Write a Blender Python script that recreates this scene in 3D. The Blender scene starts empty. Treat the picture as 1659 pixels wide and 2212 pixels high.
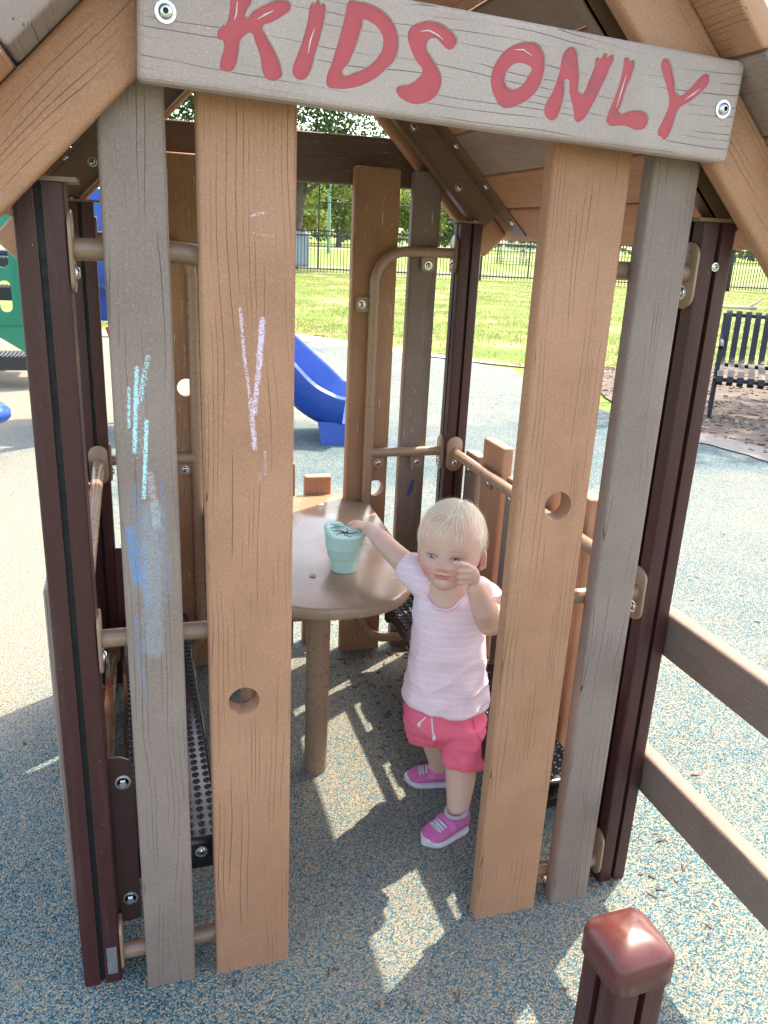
import bpy, bmesh, math, random
import numpy as np
from mathutils import Vector, Matrix, Quaternion

scene = bpy.context.scene
COL = scene.collection
rng = np.random.default_rng(7)
random.seed(7)
R = math.radians

# ------------------------------------------------------------------ camera
cam_data = bpy.data.cameras.new("camera")
cam = bpy.data.objects.new("camera", cam_data)
COL.objects.link(cam)
cR = Vector((0.95675086, -0.28721911, 0.04618405))
cU = Vector((0.04987489, 0.31835744, 0.94665782))
cF = Vector((0.28660125, 0.90341227, -0.31891378))
M = Matrix((cR, cU, -cF)).transposed().to_4x4()
M.translation = Vector((-0.4308, -1.2120, 1.34))
cam.matrix_world = M
cam_data.sensor_width = 36.0
cam_data.lens = 36.0 * 1760.0 / 2212.0
cam_data.clip_start = 0.02
cam_data.clip_end = 2000
scene.camera = cam

# ------------------------------------------------------------------ sky, sun, exposure
SUN_TO = Vector((0.56, 0.38, 1.0)).normalized()
world = bpy.data.worlds.new("World")
scene.world = world
world.use_nodes = True
wn = world.node_tree
bg = wn.nodes["Background"]
sky = wn.nodes.new("ShaderNodeTexSky")
sky.sky_type = 'NISHITA'
sky.sun_disc = False
sky.sun_elevation = math.asin(SUN_TO.z)
sky.sun_rotation = math.atan2(SUN_TO.x, SUN_TO.y)
sky.air_density = 1.0
sky.dust_density = 2.5
sky.ozone_density = 1.0
wn.links.new(sky.outputs[0], bg.inputs[0])
bg.inputs[1].default_value = 0.15
sd = bpy.data.lights.new("sun", 'SUN')
sd.energy = 2.0
sd.angle = R(0.55)
sd.color = (1.0, 0.95, 0.87)
sun = bpy.data.objects.new("sun", sd)
COL.objects.link(sun)
sun.rotation_euler = (-SUN_TO).to_track_quat('-Z', 'Y').to_euler()
sun.location = (5, 5, 12)
scene.view_settings.view_transform = 'Standard'
scene.view_settings.look = 'None'
scene.view_settings.exposure = 2.45
scene.view_settings.gamma = 1.0
try:
    scene.view_settings.use_white_balance = True          # camera balanced for open shade
    scene.view_settings.white_balance_temperature = 7400
    scene.view_settings.white_balance_tint = 10
except Exception:
    pass
scene.view_settings.use_curve_mapping = False
scene.render.engine = 'CYCLES'
scene.cycles.use_denoising = True

# ------------------------------------------------------------------ object helpers
def link(o, parent=None):
    COL.objects.link(o)
    if parent is not None:
        o.parent = parent
    return o

def tag(o, label=None, cat=None, group=None, kind=None):
    if label: o["label"] = label
    if cat: o["category"] = cat
    if group: o["group"] = group
    if kind: o["kind"] = kind
    return o

def empty(name, loc=(0, 0, 0), rz=0.0):
    o = bpy.data.objects.new(name, None)
    o.empty_display_size = 0.1
    o.location = loc
    o.rotation_euler = (0, 0, rz)
    return link(o)

def finish(me, smooth=35):
    if smooth is not None:
        me.polygons.foreach_set("use_smooth", [True] * len(me.polygons))
        try:
            me.set_sharp_from_angle(angle=R(smooth))
        except Exception:
            pass
    me.update()
    return me

def from_bm(name, bm, mat=None, parent=None, smooth=35):
    bmesh.ops.recalc_face_normals(bm, faces=bm.faces[:])
    me = bpy.data.meshes.new(name)
    bm.to_mesh(me); bm.free()
    finish(me, smooth)
    if mat: me.materials.append(mat)
    return link(bpy.data.objects.new(name, me), parent)

def from_py(name, v, f, mat=None, parent=None, smooth=35):
    me = bpy.data.meshes.new(name)
    me.from_pydata([tuple(p) for p in v], [], [tuple(q) for q in f])
    bm = bmesh.new(); bm.from_mesh(me)
    bmesh.ops.recalc_face_normals(bm, faces=bm.faces[:])
    bm.to_mesh(me); bm.free()
    finish(me, smooth)
    if mat: me.materials.append(mat)
    return link(bpy.data.objects.new(name, me), parent)

def share(name, me, parent=None, loc=(0, 0, 0), rot=None, mw=None):
    o = bpy.data.objects.new(name, me)
    link(o, parent)
    if mw is not None:
        o.matrix_basis = mw
    else:
        o.location = loc
        if rot: o.rotation_euler = rot
    return o

def bake(o):
    """apply the modifiers of o into its mesh"""
    bpy.context.view_layer.update()
    dg = bpy.context.evaluated_depsgraph_get()
    me = bpy.data.meshes.new_from_object(o.evaluated_get(dg))
    old = o.data
    o.modifiers.clear()
    o.data = me
    bpy.data.meshes.remove(old)
    return o

# bmesh primitives -----------------------------------------------------------
def bm_box(bm, c, s, bevel=0.0, seg=2, rot=None):
    r = bmesh.ops.create_cube(bm, size=1.0)
    vs = r['verts']
    bmesh.ops.scale(bm, vec=s, verts=vs)
    if bevel > 0:
        es = list({e for v in vs for e in v.link_edges})
        rb = bmesh.ops.bevel(bm, geom=es, offset=bevel, segments=seg, profile=0.5, affect='EDGES')
        vs = list({v for f in rb['faces'] for v in f.verts} | {v for v in vs if v.is_valid})
        isl = set(vs)
        stack = list(vs)
        while stack:
            v = stack.pop()
            for e in v.link_edges:
                w = e.other_vert(v)
                if w not in isl:
                    isl.add(w); stack.append(w)
        vs = list(isl)
    if rot is not None:
        bmesh.ops.rotate(bm, cent=(0, 0, 0), matrix=rot, verts=vs)
    bmesh.ops.translate(bm, vec=c, verts=vs)
    return vs

def box_obj(name, c, s, mat, parent=None, bevel=0.0, seg=2, rot=None):
    """mesh centred on its own origin, object placed at c"""
    bm = bmesh.new()
    bm_box(bm, (0, 0, 0), s, bevel, seg)
    o = from_bm(name, bm, mat, parent)
    o.location = c
    if rot: o.rotation_euler = rot
    return o

def sweep(pts, radii, n=12, cap=True, closed=False):
    """verts, faces of a tube along pts"""
    pts = [Vector(p) for p in pts]
    m = len(pts)
    if not hasattr(radii, '__len__'): radii = [radii] * m
    tang = []
    for i in range(m):
        if closed:
            t = pts[(i + 1) % m] - pts[i - 1]
        else:
            t = pts[min(i + 1, m - 1)] - pts[max(i - 1, 0)]
        tang.append(t.normalized())
    ref = Vector((0, 0, 1)) if abs(tang[0].z) < 0.9 else Vector((1, 0, 0))
    u = tang[0].cross(ref).normalized()
    v, f = [], []
    for i in range(m):
        if i > 0:
            q = tang[i - 1].rotation_difference(tang[i])
            u = q @ u
        u = (u - tang[i] * u.dot(tang[i])).normalized()
        w = tang[i].cross(u)
        for k in range(n):
            a = 2 * math.pi * k / n
            v.append(pts[i] + (u * math.cos(a) + w * math.sin(a)) * radii[i])
    rings = m if closed else m - 1
    for i in range(rings):
        for k in range(n):
            a = i * n + k; b = i * n + (k + 1) % n
            c = ((i + 1) % m) * n + (k + 1) % n; d = ((i + 1) % m) * n + k
            f.append((a, b, c, d))
    if cap and not closed:
        f.append(tuple(range(n - 1, -1, -1)))
        f.append(tuple((m - 1) * n + k for k in range(n)))
    return v, f

def tube_obj(name, pts, r, mat, parent=None, n=14, closed=False):
    v, f = sweep(pts, r, n, True, closed)
    return from_py(name, v, f, mat, parent, 40)

class MB:
    def __init__(self): self.v = []; self.f = []
    def add(self, v, f):
        o = len(self.v)
        self.v += [tuple(p) for p in v]
        self.f += [tuple(i + o for i in q) for q in f]
        return self
    def tube(self, pts, r, n=10, closed=False): return self.add(*sweep(pts, r, n, True, closed))
    def box(self, c, s, m=None):
        x, y, z = (k / 2 for k in s)
        vs = [Vector((a * x, b * y, d * z)) for a in (-1, 1) for b in (-1, 1) for d in (-1, 1)]
        if m is not None: vs = [m @ p for p in vs]
        vs = [p + Vector(c) for p in vs]
        return self.add(vs, [(0, 1, 3, 2), (4, 6, 7, 5), (0, 4, 5, 1), (2, 3, 7, 6), (0, 2, 6, 4), (1, 5, 7, 3)])
    def lathe(self, prof, n=24, c=(0, 0, 0), m=None):
        vs, fs = [], []
        for r, z in prof:
            for k in range(n):
                a = 2 * math.pi * k / n
                p = Vector((r * math.cos(a), r * math.sin(a), z))
                if m is not None: p = m @ p
                vs.append(p + Vector(c))
        for i in range(len(prof) - 1):
            for k in range(n):
                fs.append((i * n + k, i * n + (k + 1) % n, (i + 1) * n + (k + 1) % n, (i + 1) * n + k))
        return self.add(vs, fs)
    def ell(self, c, s, n=16, m=8, rot=None):
        vs, fs = [], []
        for i in range(m + 1):
            th = math.pi * i / m
            for k in range(n):
                a = 2 * math.pi * k / n
                p = Vector((s[0] * math.sin(th) * math.cos(a), s[1] * math.sin(th) * math.sin(a), s[2] * math.cos(th)))
                if rot is not None: p = rot @ p
                vs.append(p + Vector(c))
        for i in range(m):
            for k in range(n):
                fs.append((i * n + k, (i + 1) * n + k, (i + 1) * n + (k + 1) % n, i * n + (k + 1) % n))
        return self.add(vs, fs)
    def loft(self, rings, cap=True):
        n = len(rings[0]); vs, fs = [], []
        for r in rings: vs += list(r)
        for i in range(len(rings) - 1):
            for k in range(n):
                fs.append((i * n + k, i * n + (k + 1) % n, (i + 1) * n + (k + 1) % n, (i + 1) * n + k))
        if cap:
            fs.append(tuple(range(n - 1, -1, -1)))
            fs.append(tuple((len(rings) - 1) * n + k for k in range(n)))
        return self.add(vs, fs)
    def build(self, name, mat=None, parent=None, smooth=40, weld=True):
        me = bpy.data.meshes.new(name)
        me.from_pydata(self.v, [], self.f)
        bm = bmesh.new(); bm.from_mesh(me)
        if weld:
            bmesh.ops.remove_doubles(bm, verts=bm.verts[:], dist=1e-6)
        bmesh.ops.recalc_face_normals(bm, faces=bm.faces[:])
        bm.to_mesh(me); bm.free()
        finish(me, smooth)
        if mat: me.materials.append(mat)
        return link(bpy.data.objects.new(name, me), parent)

def arc(c, r, a0, a1, n, ax='xz'):
    out = []
    for i in range(n + 1):
        a = R(a0 + (a1 - a0) * i / n)
        if ax == 'xz': out.append(Vector((c[0] + r * math.cos(a), c[1], c[2] + r * math.sin(a))))
        elif ax == 'xy': out.append(Vector((c[0] + r * math.cos(a), c[1] + r * math.sin(a), c[2])))
        else: out.append(Vector((c[0], c[1] + r * math.cos(a), c[2] + r * math.sin(a))))
    return out

# ------------------------------------------------------------------ material helpers
class NT:
    def __init__(self, name, rough=0.6, metallic=0.0, spec=0.5):
        self.m = bpy.data.materials.new(name)
        self.m.use_nodes = True
        self.t = self.m.node_tree
        self.p = self.t.nodes["Principled BSDF"]
        self.p.inputs["Roughness"].default_value = rough
        self.p.inputs["Metallic"].default_value = metallic
        self.p.inputs["Specular IOR Level"].default_value = spec
        self._tc = None
    def n(self, kind, **kw):
        nd = self.t.nodes.new(kind)
        for k, v in kw.items(): setattr(nd, k, v)
        return nd
    def l(self, a, b): self.t.links.new(a, b)
    def put(self, sock, val):
        if hasattr(val, 'is_output') or isinstance(val, bpy.types.NodeSocket): self.l(val, sock)
        else: sock.default_value = val
    def coord(self, which="Object"):
        if self._tc is None: self._tc = self.n("ShaderNodeTexCoord")
        return self._tc.outputs[which]
    def math(self, op, a, b=0.0, c=0.0, clamp=False):
        nd = self.n("ShaderNodeMath", operation=op); nd.use_clamp = clamp
        self.put(nd.inputs[0], a); self.put(nd.inputs[1], b); self.put(nd.inputs[2], c)
        return nd.outputs[0]
    def vmath(self, op, a, b=(0, 0, 0)):
        nd = self.n("ShaderNodeVectorMath", operation=op)
        self.put(nd.inputs[0], a)
        if op == 'SCALE': self.put(nd.inputs[3], b)
        else: self.put(nd.inputs[1], b)
        return nd.outputs["Value"] if op in ('LENGTH', 'DISTANCE', 'DOT_PRODUCT') else nd.outputs[0]
    def noise(self, vec, scale, detail=3.0, rough=0.55, out="Fac"):
        nd = self.n("ShaderNodeTexNoise")
        self.put(nd.inputs["Vector"], vec); self.put(nd.inputs["Scale"], scale)
        nd.inputs["Detail"].default_value = detail; nd.inputs["Roughness"].default_value = rough
        return nd.outputs[out]
    def voro(self, vec, scale, feature='F1', rnd=1.0):
        nd = self.n("ShaderNodeTexVoronoi", feature=feature)
        self.put(nd.inputs["Vector"], vec); nd.inputs["Scale"].default_value = scale
        nd.inputs["Randomness"].default_value = rnd
        return nd
    def smooth(self, x, a, b, o0=0.0, o1=1.0):
        nd = self.n("ShaderNodeMapRange", interpolation_type='SMOOTHSTEP')
        self.put(nd.inputs[0], x); nd.inputs[1].default_value = a; nd.inputs[2].default_value = b
        nd.inputs[3].default_value = o0; nd.inputs[4].default_value = o1
        return nd.outputs[0]
    def lin(self, x, a, b, o0=0.0, o1=1.0):
        nd = self.n("ShaderNodeMapRange")
        self.put(nd.inputs[0], x); nd.inputs[1].default_value = a; nd.inputs[2].default_value = b
        nd.inputs[3].default_value = o0; nd.inputs[4].default_value = o1
        return nd.outputs[0]
    def mix(self, fac, a, b, mode='MIX'):
        nd = self.n("ShaderNodeMix", data_type='RGBA', blend_type=mode)
        self.put(nd.inputs[0], fac)
        for s, v in ((nd.inputs[6], a), (nd.inputs[7], b)):
            if isinstance(v, tuple) and len(v) == 3: v = v + (1.0,)
            self.put(s, v)
        return nd.outputs[2]
    def ramp(self, fac, stops, interp='LINEAR'):
        nd = self.n("ShaderNodeValToRGB")
        cr = nd.color_ramp; cr.interpolation = interp
        while len(cr.elements) < len(stops): cr.elements.new(0.5)
        for e, (p, c) in zip(cr.elements, stops):
            e.position = p; e.color = (c[0], c[1], c[2], 1.0)
        self.put(nd.inputs[0], fac)
        return nd.outputs[0]
    def sep(self, vec):
        nd = self.n("ShaderNodeSeparateXYZ"); self.put(nd.inputs[0], vec); return nd.outputs
    def comb(self, x, y, z):
        nd = self.n("ShaderNodeCombineXYZ")
        for i, v in enumerate((x, y, z)): self.put(nd.inputs[i], v)
        return nd.outputs[0]
    def rand(self): return self.n("ShaderNodeObjectInfo").outputs["Random"]
    def color(self, c):
        if isinstance(c, tuple) and len(c) == 3: c = c + (1.0,)
        self.put(self.p.inputs["Base Color"], c)
    def bump(self, h, strength=0.3, dist=0.002, normal=None):
        nd = self.n("ShaderNodeBump")
        nd.inputs["Strength"].default_value = strength; nd.inputs["Distance"].default_value = dist
        self.put(nd.inputs["Height"], h)
        if normal is not None: self.l(normal, nd.inputs["Normal"])
        self.l(nd.outputs[0], self.p.inputs["Normal"])
        return nd.outputs[0]

def plain(name, col, rough=0.5, metallic=0.0, var=0.12, scale=30.0, bump=0.0, bdist=0.001, spec=0.5):
    t = NT(name, rough, metallic, spec)
    nz = t.noise(t.coord(), scale, 4.0)
    lo = tuple(c * (1 - var) for c in col); hi = tuple(min(1, c * (1 + var)) for c in col)
    t.color(t.mix(nz, lo, hi))
    rn = t.noise(t.coord(), scale * 2.3, 3.0)
    t.put(t.p.inputs["Roughness"], t.lin(rn, 0.3, 0.7, max(0.02, rough * 0.8), min(1, rough * 1.2)))
    if bump: t.bump(nz, bump, bdist)
    return t.m

def wood(name, col, line=0.5, freq=34.0, scratch=None, chalk=None, spots=0.0):
    """recycled plastic lumber: embossed grain lines along local z, pale flecks, optional scratches and chalk"""
    t = NT(name, 0.62, 0.0, 0.35)
    rd = t.rand()
    off = t.comb(t.math('MULTIPLY', rd, 17.3), t.math('MULTIPLY', rd, 5.1), t.math('MULTIPLY', rd, 31.7))
    P = t.vmath('ADD', t.coord(), off)
    x, y, z = t.sep(P)
    wob = t.noise(t.comb(t.math('MULTIPLY', x, 20), t.math('MULTIPLY', y, 20), t.math('MULTIPLY', z, 26)), 1.0, 2.0)
    xw = t.math('ADD', x, t.math('MULTIPLY', wob, 0.0022))
    bend = t.noise(t.comb(t.math('MULTIPLY', x, 11), t.math('MULTIPLY', y, 11), t.math('MULTIPLY', z, 2.6)), 1.0, 1.0)
    W = t.math('MULTIPLY', t.math('ADD', t.math('ADD', xw, t.math('MULTIPLY', y, 1.3)), t.math('MULTIPLY', bend, 0.042)), freq * 3.0)
    vo = t.n("ShaderNodeTexVoronoi", feature='DISTANCE_TO_EDGE', voronoi_dimensions='1D')
    t.l(W, vo.inputs['W']); vo.inputs['Scale'].default_value = 1.0
    d = vo.outputs['Distance']
    nx, ny, nz_ = t.sep(t.coord("Normal"))
    endm = t.smooth(t.math('ABSOLUTE', nz_), 0.6, 0.8)
    br = t.noise(t.comb(t.math('MULTIPLY', x, 45), t.math('MULTIPLY', y, 45), t.math('MULTIPLY', z, 5)), 1.0, 2.0)
    ln = t.math('MULTIPLY', t.math('MULTIPLY', t.smooth(d, 0.015, 0.060, 1.0, 0.0), t.smooth(br, 0.44, 0.62)), t.math('SUBTRACT', 1.0, endm))
    fleck = t.noise(t.comb(t.math('MULTIPLY', x, 420), t.math('MULTIPLY', y, 420), t.math('MULTIPLY', z, 260)), 1.0, 2.0, 0.6)
    mott = t.noise(P, 22.0, 4.0, 0.6)
    big = t.noise(P, 5.0, 2.0)
    c0 = t.mix(mott, tuple(c * 0.84 for c in col), tuple(min(1, c * 1.14) for c in col))
    c1 = t.mix(t.smooth(big, 0.35, 0.7), c0, tuple(min(1, c * 1.12 + 0.012) for c in col))
    c2 = t.mix(t.smooth(fleck, 0.56, 0.72, 0.0, 0.55), c1, tuple(min(1, c * 1.5 + 0.03) for c in col))
    c2 = t.mix(t.smooth(fleck, 0.46, 0.3, 0.0, 0.4), c2, tuple(c * 0.62 for c in col))
    c3 = t.mix(t.math('MULTIPLY', ln, line), c2, tuple(c * 0.16 for c in col))
    pore = t.math('MULTIPLY', t.smooth(t.noise(P, 130.0, 3.0, 0.7), 0.60, 0.68), t.math('MULTIPLY', endm, t.smooth(t.noise(P, 18.0, 2.0), 0.48, 0.58)))
    c3 = t.mix(t.math('MULTIPLY', endm, 0.35), c3, tuple(min(1, c * 1.5 + 0.03) for c in col))
    c3 = t.mix(t.math('MULTIPLY', pore, 0.8), c3, tuple(c * 0.12 for c in col))
    if scratch:
        sc = t.noise(t.comb(t.math('MULTIPLY', x, 210), t.math('MULTIPLY', y, 60), t.math('MULTIPLY', z, 14)), 1.0, 3.0, 0.75)
        reg = t.noise(P, 9.0, 2.0)
        ms = t.math('MULTIPLY', t.smooth(sc, 0.63, 0.67), t.smooth(reg, 0.47, 0.56))
        c3 = t.mix(t.math('MULTIPLY', ms, 0.85), c3, scratch)
    if chalk:
        lx, ly, lz = t.sep(t.coord())
        gr = t.noise(t.coord(), 430.0, 2.0, 0.7)
        g2 = t.noise(t.coord(), 120.0, 2.0, 0.6)
        for (ax, az, bx, bz, w, ccol, thr, amt) in chalk:
            dx, dz = bx - ax, bz - az
            L2 = dx * dx + dz * dz
            tt = t.math('MULTIPLY', t.math('ADD', t.math('MULTIPLY', t.math('SUBTRACT', lx, ax), dx), t.math('MULTIPLY', t.math('SUBTRACT', lz, az), dz)), 1.0 / L2, clamp=True)
            ex = t.math('SUBTRACT', t.math('SUBTRACT', lx, ax), t.math('MULTIPLY', tt, dx))
            ez = t.math('SUBTRACT', t.math('SUBTRACT', lz, az), t.math('MULTIPLY', tt, dz))
            dist = t.math('SQRT', t.math('ADD', t.math('MULTIPLY', ex, ex), t.math('MULTIPLY', ez, ez)))
            dist = t.math('ADD', dist, t.math('MULTIPLY', t.math('SUBTRACT', g2, 0.5), w * 0.8))
            mk = t.math('MULTIPLY', t.smooth(dist, w * 0.35, w, 1.0, 0.0), t.smooth(gr, thr - 0.05, thr + 0.06))
            front = t.smooth(ly, 0.0, 0.004, 1.0, 0.0)
            mk = t.math('MULTIPLY', t.math('MULTIPLY', mk, amt), front)
            c3 = t.mix(mk, c3, ccol)
    t.color(c3)
    h = t.math('ADD', t.math('MULTIPLY', ln, -1.0), t.math('MULTIPLY', fleck, 0.35))
    t.bump(h, 0.55, 0.0016)
    return t.m
# ------------------------------------------------------------------ materials
TAN = (0.375, 0.180, 0.098)
GREY = (0.225, 0.160, 0.126)
CY = (0.42, 0.72, 0.74); WH = (0.62, 0.64, 0.66); BL = (0.09, 0.25, 0.46); PK = (0.72, 0.55, 0.66); LB = (0.32, 0.45, 0.56)
M_TAN = wood("tan_lumber", TAN, 0.75)
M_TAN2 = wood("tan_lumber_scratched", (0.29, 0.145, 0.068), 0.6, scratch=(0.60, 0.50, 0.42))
M_GREY = wood("grey_lumber", GREY, 0.85)
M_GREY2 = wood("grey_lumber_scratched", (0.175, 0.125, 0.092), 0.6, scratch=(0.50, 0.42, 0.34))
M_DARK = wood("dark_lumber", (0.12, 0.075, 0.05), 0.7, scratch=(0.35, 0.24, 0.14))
M_SIGN = wood("sign_lumber", (0.36, 0.27, 0.228), 0.75, freq=26.0)
M_RAIL = wood("railing_lumber", (0.185, 0.125, 0.095), 0.35)
xg, xt = -0.41695, -0.2653
M_GREYC = wood("grey_lumber_chalked", GREY, 0.7, chalk=[
    (-0.425 - xg, 1.168, -0.434 - xg, 1.046, 0.0042, CY, 0.42, 0.95),
    (-0.409 - xg, 1.183, -0.424 - xg, 1.118, 0.0050, CY, 0.50, 0.75),
    (-0.415 - xg, 1.091, -0.424 - xg, 0.975, 0.0040, CY, 0.42, 0.95),
    (-0.437 - xg, 1.140, -0.440 - xg, 1.083, 0.0030, CY, 0.46, 0.9),
    (-0.418 - xg, 1.154, -0.429 - xg, 1.040, 0.0090, CY, 0.60, 0.6),
    (-0.414 - xg, 1.010, -0.407 - xg, 0.930, 0.0080, WH, 0.45, 0.35),
    (-0.434 - xg, 0.990, -0.435 - xg, 0.830, 0.0120, BL, 0.50, 0.40),
    (-0.447 - xg, 0.925, -0.440 - xg, 0.840, 0.0100, BL, 0.45, 0.85),
    (-0.430 - xg, 0.900, -0.428 - xg, 0.800, 0.0060, BL, 0.50, 0.7),
    (-0.397 - xg, 1.002, -0.395 - xg, 0.800, 0.0045, BL, 0.52, 0.6),
    (-0.445 - xg, 0.780, -0.438 - xg, 0.640, 0.0070, BL, 0.52, 0.5),
    (-0.414 - xg, 0.950, -0.420 - xg, 0.720, 0.0220, LB, 0.42, 0.30)])
M_TANC = wood("tan_lumber_chalked", TAN, 0.75, chalk=[
    (-0.278 - xt, 1.253, -0.273 - xt, 1.185, 0.0034, PK, 0.48, 0.85),
    (-0.273 - xt, 1.185, -0.264 - xt, 1.117, 0.0034, PK, 0.50, 0.8),
    (-0.264 - xt, 1.117, -0.258 - xt, 1.046, 0.0050, PK, 0.47, 0.9),
    (-0.246 - xt, 1.238, -0.251 - xt, 1.172, 0.0060, PK, 0.42, 0.95),
    (-0.251 - xt, 1.172, -0.259 - xt, 1.100, 0.0055, PK, 0.46, 0.9),
    (-0.242 - xt, 1.040, -0.242 - xt, 1.005, 0.0030, PK, 0.52, 0.5),
    (-0.250 - xt, 1.005, -0.251 - xt, 0.990, 0.0030, PK, 0.52, 0.5),
    (-0.263 - xt, 1.380, -0.241 - xt, 1.386, 0.0028, (0.75, 0.42, 0.55), 0.52, 0.85),
    (-0.268 - xt, 1.330, -0.258 - xt, 1.358, 0.0025, WH, 0.58, 0.5),
    (-0.258 - xt, 1.358, -0.228 - xt, 1.354, 0.0025, WH, 0.58, 0.5)])
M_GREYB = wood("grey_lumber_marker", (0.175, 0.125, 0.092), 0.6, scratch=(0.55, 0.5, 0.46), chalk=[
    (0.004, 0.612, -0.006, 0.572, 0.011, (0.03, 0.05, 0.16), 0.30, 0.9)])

def post_mat():
    t = NT("brown_powder_coat", 0.4, 0.0, 0.35)
    x, y, z = t.sep(t.coord())
    rib = t.math('SINE', t.math('MULTIPLY', t.math('ADD', x, y), 2 * math.pi / 0.0030))
    nz = t.noise(t.coord(), 60.0, 3.0)
    dirt = t.noise(t.comb(t.math('MULTIPLY', x, 60), t.math('MULTIPLY', y, 60), t.math('MULTIPLY', z, 5)), 1.0, 4.0)
    c = t.mix(nz, (0.045, 0.0125, 0.0115), (0.060, 0.018, 0.016))
    c = t.mix(t.smooth(dirt, 0.52, 0.78, 0.0, 0.15), c, (0.16, 0.11, 0.085))
    chip = t.noise(t.coord(), 190.0, 2.0)
    c = t.mix(t.smooth(chip, 0.76, 0.79, 0.0, 0.7), c, (0.4, 0.38, 0.36))
    t.color(c)
    t.put(t.p.inputs["Roughness"], t.lin(dirt, 0.3, 0.7, 0.32, 0.52))
    t.bump(t.math('ADD', t.math('MULTIPLY', rib, 0.5), t.math('MULTIPLY', nz, 0.4)), 0.35, 0.0007)
    return t.m
M_POST = post_mat()
M_CAP = plain("brown_cap_paint", (0.092, 0.023, 0.018), 0.30, var=0.35, scale=40, bump=0.12)
M_SLOT = plain("dark_slot", (0.012, 0.011, 0.012), 0.6)
M_PLATE = plain("brown_plate", (0.075, 0.03, 0.027), 0.4, scale=20, bump=0.05)
M_TUBE = plain("tan_tube_paint", (0.285, 0.175, 0.108), 0.3, var=0.08, scale=25, bump=0.04)
M_BRONZE = plain("bronze_bracket_paint", (0.17, 0.098, 0.055), 0.36, var=0.12, scale=22, bump=0.06)
M_STEEL = plain("bolt_steel", (0.62, 0.62, 0.62), 0.22, 1.0, var=0.12, scale=300)
M_HEXIN = plain("bolt_recess", (0.03, 0.03, 0.03), 0.5)
M_RED = NT("red_letter_paint", 0.45)
_n = M_RED.noise(M_RED.coord(), 60.0, 3.0)
_s = M_RED.noise(M_RED.coord(), 26.0, 3.0, 0.65)
_x, _y, _z = M_RED.sep(M_RED.coord())
_c = M_RED.mix(_n, (0.375, 0.038, 0.045), (0.45, 0.058, 0.063))
_c = M_RED.mix(M_RED.math('MULTIPLY', M_RED.smooth(_s, 0.54, 0.62, 0.0, 0.26), M_RED.math('MULTIPLY', M_RED.smooth(_z, 0.455, 0.495), M_RED.smooth(_z, 0.70, 0.645))), _c, (0.10, 0.045, 0.09))
M_RED.color(_c); M_RED.bump(_n, 0.3, 0.0006); M_RED = M_RED.m
M_ROUT = plain("routed_edge", (0.56, 0.50, 0.44), 0.8, scale=200)
def table_mat():
    t = NT("tan_table_coating", 0.2, 0.0, 0.5)
    n = t.noise(t.coord(), 7.0, 4.0); f = t.noise(t.coord(), 260.0, 2.0)
    x, y, z = t.sep(t.coord())
    sc = t.noise(t.comb(t.math('MULTIPLY', x, 12), t.math('MULTIPLY', y, 190), 0.0), 1.0, 3.0, 0.7)
    c = t.mix(n, (0.29, 0.185, 0.115), (0.35, 0.235, 0.15))
    c = t.mix(t.smooth(f, 0.5, 0.75, 0, 0.3), c, (0.36, 0.27, 0.18))
    c = t.mix(t.smooth(sc, 0.66, 0.7, 0, 0.25), c, (0.45, 0.38, 0.3))
    t.color(c)
    t.put(t.p.inputs["Roughness"], t.lin(n, 0.3, 0.7, 0.14, 0.34))
    t.bump(f, 0.10, 0.0006)
    return t.m
M_TABLE = table_mat()
M_BLACK = plain("black_vinyl", (0.012, 0.012, 0.014), 0.22, var=0.3, scale=20, bump=0.1)
M_BLACKM = plain("black_powder_steel", (0.008, 0.009, 0.012), 0.58, var=0.2, scale=30, bump=0.05)

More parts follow.
